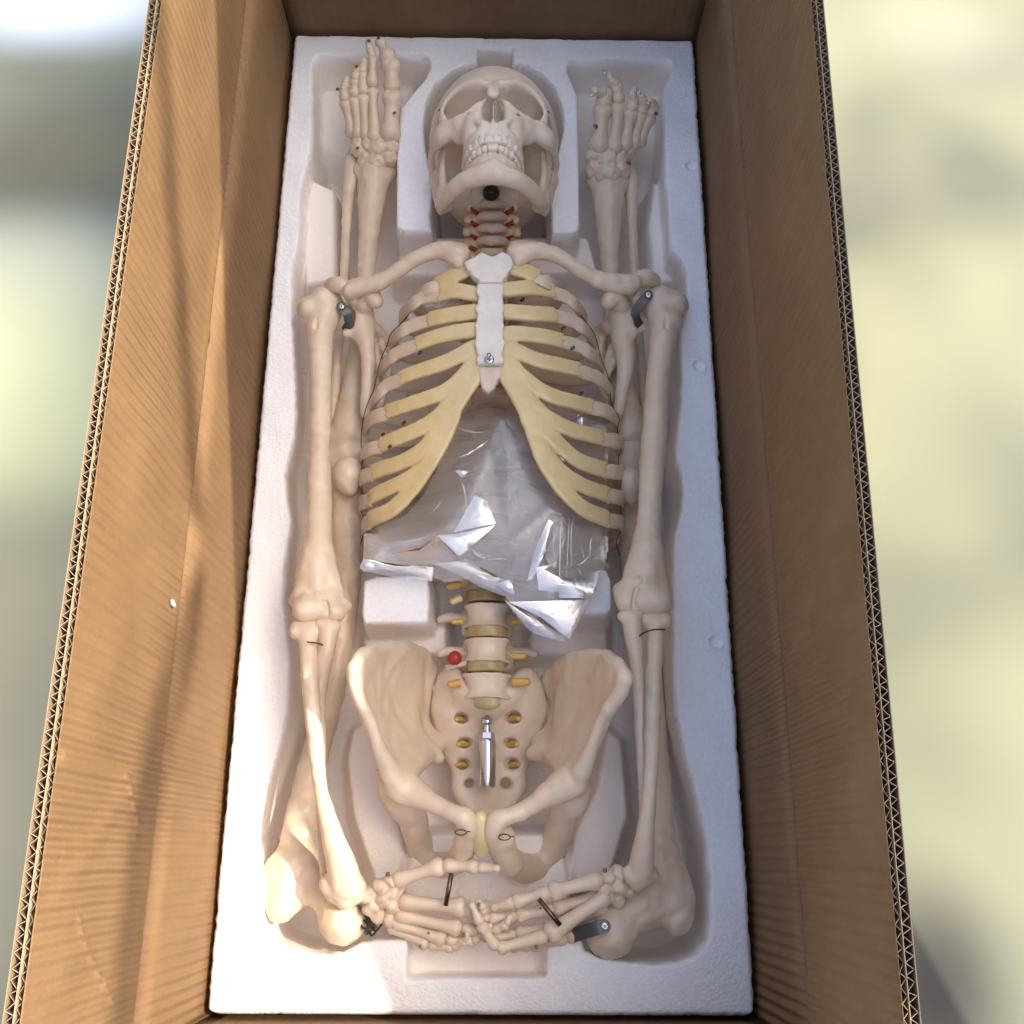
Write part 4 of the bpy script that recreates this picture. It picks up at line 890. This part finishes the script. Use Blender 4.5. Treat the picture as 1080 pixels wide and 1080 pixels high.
for (x,z,a) in TP[:6]: C_([(x*.95,-26,z-3.5),(x*.98,-45,z-1.4)],[1.8,2.5],1.2)
sym(s);s.warp(.0005,160,2)
skull=skmesh(s,'skull',m_skull,sk)
# mandible
s=newskull((0,-110,-4),(0,12,98))
B2=2.2
C_([(0,-82,76),(13,-82,74),(26,-80,66),(37,-77,52),(45,-73,36),(50,-64,20)],[8.5,8,7.5,7,6.3,5.5],4)
C_([(0,-70,76),(10,-69,74),(17,-67,66),(22,-65,54),(27,-63,42),(33,-62,32)],[7,7,6.5,6,5.5,4.5],5)
C_([(0,-76,82),(8,-81,78)],[5,5],6);B_((0,-81,80),(11,5,5),5)
C_([(46,-60,16),(49,-46,10),(52,-28,6),(54,-12,5),(55,-4,6)],[7,5,4,4,5.5],5)
C_([(46,-62,26),(48,-46,20),(50,-30,20),(50,-14,26),(49,-3,30)],[5.5,4.4,3.4,2.8,1.8],4)
for t in np.linspace(0,1,6): C_([(47+4*t,-62+30*t,16-8*t),(46+4*t,-62+30*t,25-5*t)],[3.0,2.6],3)
C_([(40,-68,42),(46,-58,30),(49,-44,22)],[4.5,3.6,2.8],4)
B_((51,-62,17),(4,9,9),4)
for (x,z,a) in TL[:6]: C_([(x*.95,-72,z-4.5),(x*.99,-60,z-1.6)],[1.6,2.2],1.2)
C_([(0,-61,77.5),(8,-61,76),(13,-61,71),(18,-61,64),(21,-61,56),(23.5,-61,46),(25.5,-61,32)],[3.8,3.8,3.8,4,4.4,4.8,4.8],2.5);B_((0,-66,38),(18,30,24),4,'cut')
C_([(22,-72,82),(22,-72,68)],[1.5,1.2],1,'cut')
s.fn([-.1,-.2,-.1],[.1,.1,.2],lambda x,y,z:(-.0545-y)*-1+0*x+0*z if False else (.0-1)*( -.056-y)+0*x+0*z-0.0+0*z if False else np.where(z>.035,-( -y-.0555),-.05)*1.+0*x+0*y,.002,'cut') if False else None
s.lo=s.lo+np.array([0,-.0032,0]);sym(s);s.warp(.0006,160,5)
jaw=skmesh(s,'mandible',m_skull,skull)
# teeth
for nm,y0,up_ in (('upper_teeth',-51.4,1),('lower_teeth',-60.4,-1)):
    s=Sdf([-.040,-.068,.020],[.040,-.030,.096],.0007)
    for i,(x,z,a) in enumerate(TP if up_>0 else TL):
        x_,z_=x,z;w=(UW if up_>0 else LW)[i];hh=(4.3,3.9,4.4,3.8,3.6,3.5,3.4,3.2)[i]*(1 if up_>0 else .95);dd=2.4 if i<3 else 3.8
        t=math.radians(a)
        c=K(x_*1.02,y0+(.6 if i==1 else 0)*up_+(0 if up_>0 else 1.6),z_+1.3)
        R3=np.array([[math.cos(t),0,-math.sin(t)],[0,1,0],[math.sin(t),0,math.cos(t)]])
        lo=c-.010;hi=c+.010
        def f(x,y,z):
            px,py,pz=x-c[0],y-c[1],z-c[2];qx=R3[0,0]*px+R3[0,2]*pz;qz=R3[2,0]*px+R3[2,2]*pz
            tap=1-.0*py;ww=w*.001*(.88+.12*np.clip(-up_*py/(hh*.001),-1,1))*.97;q=[np.abs(qx)-ww*1.09+.0013,np.abs(py)-hh*.001+.0014,np.abs(qz)-dd*.001+.0012]
            return np.sqrt(np.maximum(q[0],0)**2+np.maximum(q[1],0)**2+np.maximum(q[2],0)**2)+np.minimum(np.maximum(np.maximum(q[0],q[1]),q[2]),0)-.0013
        s.fn(lo,hi,f,.0002)
    n=s.D.shape[0];h=n//2;s.D[:h]=s.D[n-1:n-1-h:-1]
    skmesh(s,nm,m_teeth,skull if up_>0 else jaw)
# jaw springs/pins
for sg in (-1,1):
    P=[SK_O+(Rk@(K(sg*a,b,c)*SC)) for a,b,c in ((54,30,50),(53,27,52))];tube('skull_hook',P,.0016,m_brass,skull,6)
# dark opening between jaw and neck: rubber neck mount
p=V(518,203.5,.031);s=Sdf(p-.02,p+.02,.001);s.ball(p,[.0085,.0068,.009],.002);s.rbox(p+[0,-.009,0],[.012,.004,.012],.001,.001,'cut');link('neck_mount',s.mesh('neck_mount'),m_wire,sk)

# ================================================================== LEGS
FS=1.
def leg(side):
    if side<0:
        root=empty('leg_skeleton',tuple(V(366,560,-.085)));tag(root,'folded leg bones with upright foot, under the arm at the left of the tray','leg skeleton','leg bones packed beside the torso')
        bone('femur',[[(366,478,-.045,16),(367,500,-.045,17),(367,540,-.048,17),(366,590,-.050,15.5),(362,640,-.050,14.5),(356,690,-.048,13),(347,740,-.045,13),(334,790,-.040,13),(324,830,-.035,14),(318,865,-.030,16),(314,900,-.026,19),(306,925,-.022,19)],
          [(318,905,-.026,17),(335,935,-.020,16),(348,950,-.014,15),(360,970,-.008,17)],[(300,925,-.020,17),(294,945,-.016,15),(296,962,-.012,11)],[(350,478,-.045,14),(382,478,-.045,14)]],m_bone,root,
          balls=[(362,972,-.006,24),(300,922,-.020,22),(314,914,-.024,24),(306,944,-.020,19),(350,492,-.048,15),(384,492,-.048,15)],cuts=[[(300,940,.024,1),(312,952,.024,1)]],warp=.0010,vox=.0013,k=.008)
        bone('patella',[[(367,494,-.018,13),(366,508,-.018,12),(370,516,-.018,6)]],m_bone,root,balls=[(366,500,-.016,16)],warp=.0006)
        bone('tibia',[[(395,184,-.020,17),(393,200,-.022,15),(390,235,-.028,11.5),(387,275,-.032,9.5),(383,330,-.038,10),(377,390,-.042,12),(371,430,-.044,15),(368,458,-.044,20)],[(352,462,-.044,13),(384,462,-.044,13)],[(382,180,-.020,10),(408,182,-.020,11)]],m_bone,root,warp=.0008,vox=.0014)
        bone('fibula',[[(371,168,-.022,7),(371,184,-.024,7.5),(367,212,-.028,5.5),(364,270,-.034,4.5),(360,330,-.040,4.8),(354,400,-.044,5),(350,445,-.046,7)]],m_bone,root,warp=.0005)
        knee=[(378,300),(360,470)]
        tal=[(398,172,-.012,13),(388,170,-.012,11),(410,168,-.008,10),(398,158,-.004,12),(380,158,-.008,9),(412,154,.0,9),(403,148,.002,7),(390,150,.0,8),(378,150,-.004,7)]
        ft=carpal(tal,root,'foot')
        MT=['metatarsal','toe_bone','toe_bone','toe_bone']
        chainfinger(ft,[(411,150,.004),(414,98,.022),(412,66,.032),(400,42,.038)],MT,[(11,8,9.5),(9,7.5,9),(9,6,5)])
        chainfinger(ft,[(395,152,.002),(393,92,.022),(393,60,.032),(390,52,.035),(388,43,.038)],MT,[(8,5.5,6),(6,4,4.5),(4,3,3.5),(3.5,3,2.5)])
        chainfinger(ft,[(386,148,.0),(383,100,.020),(382,76,.030),(383,70,.033),(384,63,.036)],MT,[(7.5,4.5,6),(5.5,4,4),(4,3,3.5),(3.5,3,2.5)])
        chainfinger(ft,[(379,148,-.002),(374,103,.018),(374,84,.028),(375,78,.031),(376,70,.034)],MT,[(7.5,4.5,6),(5.5,4,4),(4,3,3.5),(3.5,3,2.5)])
        chainfinger(ft,[(373,146,-.004),(364,106,.016),(362,95,.024),(364,88,.028),(366,82,.030)],MT,[(7.5,4.5,6),(5.5,4,4),(4,3,3.5),(3.5,3,2.5)])
        for a in ((356,94,.022),(376,70,.038),(399,40,.042),(377,156,.004),(416,119,.022),(389,43,.041)): screw(*a,2.,ft,mat=m_brass)
        br=bracket('hip_bracket',[(376,962,.000),(384,972,-.004),(392,982,-.010)],.011,root);
        for k in range(4):
            a=np.array(V(380+k*4,975+k*3.5-(k%2)*8,.002));tube('spring_wire',[a,a+[.004,-.003,.003],a+[.008,.002,.001]],.0009,m_wire,br,6)
    else:
        root=empty('leg_skeleton',tuple(V(680,560,-.085)));tag(root,'folded leg bones with chrome-pinned toes, under the arm at the right of the tray','leg skeleton','leg bones packed beside the torso')
        bone('femur',[[(665,478,-.045,16),(665,500,-.045,17),(667,540,-.048,17),(670,590,-.050,15.5),(676,640,-.050,14.5),(682,690,-.048,13.5),(686,740,-.045,13.5),(690,790,-.040,13.5),(692,830,-.035,14.5),(692,865,-.030,16),(694,900,-.026,19),(700,925,-.022,22),(706,945,-.02,20)],
          [(688,905,-.026,18),(680,935,-.018,21),(668,955,-.014,20),(652,975,-.008,18)],[(708,930,-.020,18),(715,955,-.014,15),(713,975,-.010,11)],[(650,478,-.045,14),(682,478,-.045,14)]],m_bone,root,
          balls=[(643,984,-.004,26),(686,948,-.018,29),(706,950,-.018,22),(714,966,-.018,15),(668,962,-.014,22),(650,490,-.048,15),(682,490,-.048,15)],cuts=[],warp=.0010,vox=.0013,k=.008)
        bone('patella',[[(665,505,-.018,12),(665,518,-.018,11),(665,526,-.018,6)]],m_bone,root,balls=[(665,511,-.016,14)],warp=.0006)
        bone('tibia',[[(641,196,-.020,18),(641,212,-.022,16),(642,240,-.026,12.5),(643,275,-.032,9.5),(646,330,-.038,10),(653,390,-.042,12),(660,430,-.044,15),(664,458,-.044,20)],[(650,464,-.044,13),(682,464,-.044,13)],[(628,192,-.020,10),(654,194,-.020,10)]],m_bone,root,warp=.0008,vox=.0014)
        bone('fibula',[[(664,181,-.022,7),(666,194,-.024,7),(666,215,-.028,5.5),(668,270,-.034,4.8),(672,330,-.040,4.8),(678,400,-.044,5),(684,445,-.046,7)]],m_bone,root,warp=.0005)
        tal=[(640,184,-.012,14),(630,178,-.012,12),(652,176,-.010,12),(640,170,-.004,12),(628,164,-.002,10),(655,166,-.004,9),(663,160,-.004,8),(645,160,.0,8)]
        ft=carpal(tal,root,'foot')
        MT=['metatarsal','toe_bone','toe_bone','toe_bone']
        chainfinger(ft,[(631,163,.002),(636,112,.020),(638,98,.028),(626,96,.038)],MT,[(11,7.5,9),(8.5,7,7.5),(6,5,4)])
        chainfinger(ft,[(647,163,.002),(653,110,.020),(650,90,.030),(645,84,.035),(640,77,.038)],MT,[(9,6,7.5),(7,5.5,6),(5,3.5,4),(3.5,3,2.5)])
        chainfinger(ft,[(658,160,.0),(666,117,.018),(668,105,.026),(667,98,.032),(670,92,.034)],MT,[(9,5.5,7),(6.5,5,5),(4.5,3.5,4),(3.5,3,2.5)])
        chainfinger(ft,[(667,158,-.002),(677,119,.016),(679,110,.024),(678,104,.030),(675,98,.034)],MT,[(8,5,6.5),(6,4.5,5),(4.5,3.5,4),(3.5,3,2.5)])
        chainfinger(ft,[(672,156,-.004),(686,122,.014),(690,112,.022),(688,108,.028),(685,106,.032)],MT,[(7.5,5,6.5),(6,4.5,5),(4.5,3.5,4),(3.5,3,2.5)])
        for a in ((624,100,.042),(638,76,.042),(674,97,.038),(684,108,.036),(692,120,.026),(663,172,.006),(628,133,.018)): screw(*a,2.6,ft,mat=m_steel if a[1]<110 else m_brass)
        br=bracket('hip_bracket',[(637,977,.022),(628,979,.021),(612,984,.012),(600,988,.004)],.0105,root,scr=1);screw(638,977,.0236,4.2,br)
    return root
leg(-1);leg(1)

# ================================================================== plastic bag
def ridged(X,Y,seed):
    r=np.random.default_rng(seed);h=np.zeros_like(X);wx=.006*np.sin(Y*31+seed)+.004*np.sin(X*57);wy=.006*np.sin(X*37+2*seed)+.003*np.sin(Y*71)
    for i in range(6):
        a=r.uniform(0,math.pi);f=r.uniform(5,15);ph=r.uniform(0,1);u=((X+wx)*math.cos(a)+(Y+wy)*math.sin(a))*f+ph
        g=np.clip(.4+1.3*np.sin((-(X)*math.sin(a)+Y*math.cos(a))*r.uniform(12,30)+r.uniform(0,6)),0,1)
        h+=(np.abs((u%1)-.5)-.25)*r.uniform(.05,.16)/f*(.2+.8*g)
    for i in range(9):
        c=np.array([r.uniform(-.11,.11),r.uniform(-.17,-.02)]);a=r.uniform(0,math.pi);u=(X-c[0])*math.cos(a)+(Y-c[1])*math.sin(a);v=-(X-c[0])*math.sin(a)+(Y-c[1])*math.cos(a)
        h+=r.uniform(.0015,.0035)*np.maximum(0,1-np.abs(v)/r.uniform(.004,.012))*np.clip(1-np.abs(u)/r.uniform(.02,.06),0,1)
    return h
m_bag=bpy.data.materials.new('clear_plastic_film');m_bag.use_nodes=True;nt=m_bag.node_tree;N=nt.nodes;Lk=nt.links;N.remove(N['Principled BSDF']);out=N['Material Output']
tr=N.new('ShaderNodeBsdfTransparent');tr.inputs['Color'].default_value=(.95,.94,.93,1)
gl=N.new('ShaderNodeBsdfGlossy');gl.inputs['Roughness'].default_value=.05;gl.inputs['Color'].default_value=(1,1,1,1)
df=N.new('ShaderNodeBsdfDiffuse');df.inputs['Color'].default_value=(.93,.86,.79,1)
fr_=N.new('ShaderNodeFresnel');fr_.inputs['IOR'].default_value=1.75
tc=N.new('ShaderNodeTexCoord');nz=N.new('ShaderNodeTexNoise');nz.inputs['Scale'].default_value=55;nz.inputs['Detail'].default_value=4;nz.inputs['Distortion'].default_value=2.5;Lk.new(tc.outputs['Object'],nz.inputs['Vector'])
bp=N.new('ShaderNodeBump');bp.inputs['Strength'].default_value=.45;bp.inputs['Distance'].default_value=.0014;Lk.new(nz.outputs['Fac'],bp.inputs['Height'])
for s_ in (gl,fr_): Lk.new(bp.outputs['Normal'],s_.inputs['Normal'])
mx0=N.new('ShaderNodeMixShader');mx0.inputs[0].default_value=.25;Lk.new(tr.outputs[0],mx0.inputs[1]);Lk.new(df.outputs[0],mx0.inputs[2])
mx=N.new('ShaderNodeMixShader');Lk.new(fr_.outputs[0],mx.inputs[0]);Lk.new(mx0.outputs[0],mx.inputs[1]);Lk.new(gl.outputs[0],mx.inputs[2]);Lk.new(mx.outputs[0],out.inputs['Surface'])
m_bag2=m_bag.copy();m_bag2.name='gathered_plastic_film'   # several layers gathered together
for nd in m_bag2.node_tree.nodes:
    if nd.type=='MIX_SHADER' and not nd.inputs[0].links: nd.inputs[0].default_value=.20
    if nd.type=='BUMP': nd.inputs['Strength'].default_value=.12
    if nd.type=='FRESNEL': nd.inputs['IOR'].default_value=2.1
    if nd.type=='BSDF_DIFFUSE': nd.inputs['Color'].default_value=(.93,.93,.95,1)
bag=empty('plastic_bag',tuple(V(515,540,.0)));tag(bag,'crumpled clear plastic bag tucked under the ribs and over the lumbar spine','plastic bag')
BP=[(497,408),(550,408),(600,430),(641,450),(643,520),(642,580),(638,602),(622,636),(598,677),(572,668),(548,652),(530,628),(495,612),(470,614),(440,602),(408,600),(381,604),(382,578),(384,560),(396,556),(424,545),(446,520),(464,486),(478,446)]
def bagsheet(poly,z0,seed,name,amp=1,dz=0,edge=.012,sag=.03,mat=None):
    P=np.array([V(a,b,z0) for a,b in poly])[:,:2];st=.0013;gx=np.arange(P[:,0].min(),P[:,0].max()+st,st);gy=np.arange(P[:,1].min(),P[:,1].max()+st,st)
    X,Y=np.meshgrid(gx,gy,indexing='ij');d=sd_poly(X,Y,P);r=np.random.default_rng(seed)
    h=ridged(X,Y,seed)*amp+ridged(X,Y,seed+9)*amp*.4
    Z=z0+dz+h+ .012*np.clip(-d/.04,0,1)
    ytop=V(0,440,z0)[1];Z-=sag*np.clip((Y-ytop)/.05,0,1)
    gs=gsurf(X,Y)-.010;Z=np.where(Y>V(0,560,z0)[1],np.minimum(Z,gs),Z)
    keep=d<0;idx=np.arange(X.size).reshape(X.shape);k=keep[:-1,:-1]&keep[1:,:-1]&keep[1:,1:]&keep[:-1,1:]
    q=np.stack([idx[:-1,:-1],idx[1:,:-1],idx[1:,1:],idx[:-1,1:]],-1)[k]
    used=np.unique(q);mp=-np.ones(X.size,int);mp[used]=np.arange(len(used));v=np.stack([X,Y,Z],-1).reshape(-1,3)[used]
    return link(name,mesh(name,v,mp[q]),mat or m_bag,bag)
bagsheet(BP,.012,11,'bag_front')
bagsheet([(a+(3 if a<510 else -3),b-3) for a,b in BP],.004,5,'bag_back',.8)
m_bag3=m_bag2.copy();m_bag3.name='stacked_plastic_film'
_n=m_bag3.node_tree.nodes;_mix=[x for x in _n if x.type=='MIX_SHADER' and x.inputs[0].links][0]
m_bag3.node_tree.links.remove(_mix.inputs[0].links[0]);_mix.inputs[0].default_value=.36
for nd in _n:
    if nd.type=='BSDF_GLOSSY': nd.inputs['Roughness'].default_value=.18
frng=np.random.default_rng(3)
def facet(pts,z0,tx=-.144,ty=.186,mat=None,jit=.04,bulge=.0012):
    # a flat pane of gathered film: pts in photo pixels of the zoomed bag area
    pts=[(370+a/3.789,440+b/3.789) for a,b in pts];c0=V(*np.mean(pts,0),z0);tx+=frng.normal()*jit;ty+=frng.normal()*jit
    P=[]
    for a,b in pts:
        z=z0
        for _ in range(4):
            q=V(a,b,z);z=z0+tx*(q[0]-c0[0])+ty*(q[1]-c0[1])
        P.append(V(a,b,z))
    c=sum(P)/len(P)+np.array([0,0,bulge]);n=len(P);m=5;vs=[c];fs=[]
    for k in range(1,m+1):
        for i in range(n): vs.append(P[i]*(k/m)+c*(1-k/m)+np.array([0,0,bulge*(1.2-1.2*(k/m)**2)]))
    for i in range(n): fs.append([0,1+i,1+(i+1)%n])
    for k in range(m-1):
        for i in range(n): fs.append([1+k*n+i,1+k*n+n+i,1+k*n+n+(i+1)%n,1+k*n+(i+1)%n])
    return link('bag_fold',mesh('bag_fold',vs,fs,True),mat or m_bag3,bag)
ZB=.030
facet([(410,462),(495,312),(545,335),(578,425),(500,440)],ZB)
facet([(345,472),(410,468),(575,432),(480,520),(432,556)],ZB)
facet([(425,165),(500,140),(555,85),(512,132)],ZB+.004)
facet([(415,212),(500,215),(472,233),(440,240)],ZB+.004)
facet([(705,655),(735,530),(790,410),(812,420),(800,520),(770,570),(800,610),(740,640)],ZB,mat=m_bag3)
facet([(740,600),(800,590),(830,640),(960,650),(1002,610),(962,722),(835,722),(830,700),(750,690)],ZB-.004)
facet([(630,738),(960,730),(875,888),(760,800)],ZB-.006)
facet([(612,728),(630,738),(760,800),(875,888),(862,902),(735,865),(700,840)],ZB-.010,mat=m_bag2)
facet([(35,600),(50,565),(110,575),(200,590),(330,600),(325,655),(170,640),(45,612)],ZB-.010,mat=m_bag2)
facet([(35,602),(50,568),(100,578),(95,610),(60,612)],ZB-.008)
facet([(330,585),(430,575),(520,600),(610,640),(700,655),(745,685),(610,715),(520,680),(430,630)],ZB-.012,mat=m_bag2)
facet([(580,665),(650,645),(672,680),(660,715),(610,690)],ZB-.010)
facet([(280,520),(345,475),(420,560),(380,585),(130,590),(60,560)],ZB-.014,mat=m_bag,tx=.25)
facet([(640,570),(530,565),(470,520),(500,560)],ZB-.01,mat=m_bag2)
def streak(p0,p1,w,z=ZB+.001,bend=4):
    n=9;A=np.array(p0,float);B_=np.array(p1,float);d=B_-A;q=np.array([-d[1],d[0]])/np.linalg.norm(d);ph=frng.uniform(0,6);vs=[];P=[]
    for k in range(n):
        t=k/(n-1);P.append(A+d*t+q*(bend*math.sin(math.pi*t)+1.6*math.sin(7*t+ph)))
    for k in range(n):
        ww=w*(.25+math.sin(math.pi*k/(n-1)))*(.7+.5*frng.uniform())
        for sg in (-1,0,1):
            c=P[k]+q*ww*sg;v=V(370+c[0]/3.789,440+c[1]/3.789,z+(.0009 if sg==0 else 0));vs.append(v)
    fs=[[k*3+j,k*3+j+1,k*3+j+4,k*3+j+3] for k in range(n-1) for j in (0,1)]
    link('bag_crease',mesh('bag_crease',vs,fs,True),m_bag3,bag)
for a_,b_,w_,bd in (((849,345),(834,690),3,6),((870,378),(859,640),2,-5),((892,372),(880,600),2.2,5),((818,420),(812,600),1.6,4),((968,470),(956,556),2.6,5),((960,548),(897,598),2.6,-4),((484,523),(532,568),3.5,4),((434,240),(463,352),3.5,-6),((402,37),(535,60),3,7),((803,250),(830,330),2.4,3),((906,600),(928,633),2.4,2),((620,568),(520,572),1.8,3),((560,200),(690,190),1.4,8),((150,500),(330,470),1.6,8),((200,545),(60,555),2,-5),((570,90),(600,160),1.3,4),((300,400),(380,300),1.2,8),((640,560),(560,470),1.4,-6),((700,430),(650,530),1.3,6),((925,500),(940,590),1.4,5),((905,640),(960,690),1.6,3),((660,742),(780,800),1.6,4),((720,735),(800,830),1.4,-4),((120,600),(280,625),1.8,5),((420,600),(560,650),1.6,-5),((905,300),(960,328),2.2,3),((845,185),(898,215),3,4)): streak(a_,b_,w_,ZB+.001 if a_[1]<600 else ZB-.002,bd)
facet([(905,-10),(940,-15),(940,40),(905,30)],.030)

# ================================================================== light
s_dir=np.array([.6,.118,.72]);s_dir/=np.linalg.norm(s_dir)
world=bpy.data.worlds.new('World');scene.world=world;world.use_nodes=True;N=world.node_tree.nodes;Lk=world.node_tree.links
sky=N.new('ShaderNodeTexSky');sky.sky_type='NISHITA';sky.sun_disc=False;sky.sun_elevation=math.asin(s_dir[2]);sky.sun_rotation=math.atan2(s_dir[0],s_dir[1])
bg=N['Background'];bg.inputs['Strength'].default_value=.15;sky.dust_density=5;sky.ozone_density=.4;sky.air_density=1.;Lk.new(sky.outputs[0],bg.inputs['Color'])
sd=bpy.data.lights.new('sun','SUN');sd.energy=2.0;sd.angle=math.radians(.53);sd.color=(1,.93,.80);so_=bpy.data.objects.new('sun',sd);COL.objects.link(so_)
so_.rotation_euler=Vector(tuple(s_dir)).to_track_quat('Z','Y').to_euler();so_.location=(2,0,3)

# unseen board added to throw the shade over the tray (stands right of the box, outside the picture)
nrm=np.array([.69610297,.33498224,-.63500202]);nrm/=np.linalg.norm(nrm);c0=float(nrm@np.array([-.149,-.31185826,0]))
e=np.array([-nrm[1],nrm[0],0]);e/=np.linalg.norm(e)
wd=np.cross(s_dir,e);wd/=np.linalg.norm(wd)
if wd@nrm<0: wd=-wd
base=np.array([-.1,-.05,.05])+s_dir*1.0;base=base+nrm*(c0-nrm@base)
aw_=empty('unseen_shade_board',(float(base[0]),float(base[1]),GZ));tag(aw_,'added unseen white board on posts, shading the box from the right','awning')
m_wood=M('weathered_wood',(.30,.22,.14),.8,noise=.3,scale=20);m_blocker=M('blocker_white',(.82,.80,.76),.8,noise=.08,scale=20)  # blocker made white to lift fill light and reflections
L2,Wd=1.9,.445
vs=[base+e*a*L2+wd*b*Wd+s_dir*c for c in (0,.03) for a,b in ((-.5,0),(.5,0),(.5,1),(-.5,1))]
link('board',mesh('board',vs,[[0,1,2,3],[7,6,5,4],[0,4,5,1],[1,5,6,2],[2,6,7,3],[3,7,4,0]],False),m_blocker,aw_)
for a in (-.46,.46):
    q=base+e*a*L2+wd*.3;vs=[(q[0]+x,q[1]+y,z) for z in (GZ,q[2]) for x,y in ((-.03,-.03),(.03,-.03),(.03,.03),(-.03,.03))]
    link('blocker_post',mesh('blocker_post',vs,[[0,1,5,4],[1,2,6,5],[2,3,7,6],[3,0,4,7],[4,5,6,7]],False),m_wood,aw_)
# unseen rods added to lay soft shadow bands across the left flap
def XW(px,py,xw):
    d=CR@np.array([(px-540)/F,-(py-540)/F,-1.]);return CP+d*(xw-CP[0])/d[0]
def rod_path(pts,dist,r):
    P=[XW(a,b,-.2185)+s_dir*dist for a,b in pts]
    d0=P[-1]-P[0];d0/=np.linalg.norm(d0);P=[P[0]-d0*.35]+P+[P[-1]+d0*.03];return P
tw=empty('added_shadow_rods',tuple(rod_path([(170,50),(205,500)],1.9,.01)[0]));tag(tw,'added unseen rods casting soft shadow bands from the right of the box','branch')
tube('shadow_rod',rod_path([(168,50),(184,250),(205,505)],2.3,0),.013,m_wood,tw,8)
tube('shadow_rod',[XW(a,b,-.2185)+s_dir*2.4 for a,b in ((214,600),(200,660),(168,790),(145,940),(128,1120))],[.004,.018,.022,.02,.017],m_wood,tw,8)

scene.view_settings.view_transform='Standard';scene.view_settings.look='None';scene.view_settings.gamma=1;scene.view_settings.exposure=1.4
scene.render.engine='CYCLES';scene.cycles.max_bounces=10;scene.cycles.transparent_max_bounces=16;scene.cycles.diffuse_bounces=5;scene.cycles.caustics_reflective=False;scene.cycles.caustics_refractive=False
scene.cycles.use_denoising=True;scene.cycles.sample_clamp_indirect=6

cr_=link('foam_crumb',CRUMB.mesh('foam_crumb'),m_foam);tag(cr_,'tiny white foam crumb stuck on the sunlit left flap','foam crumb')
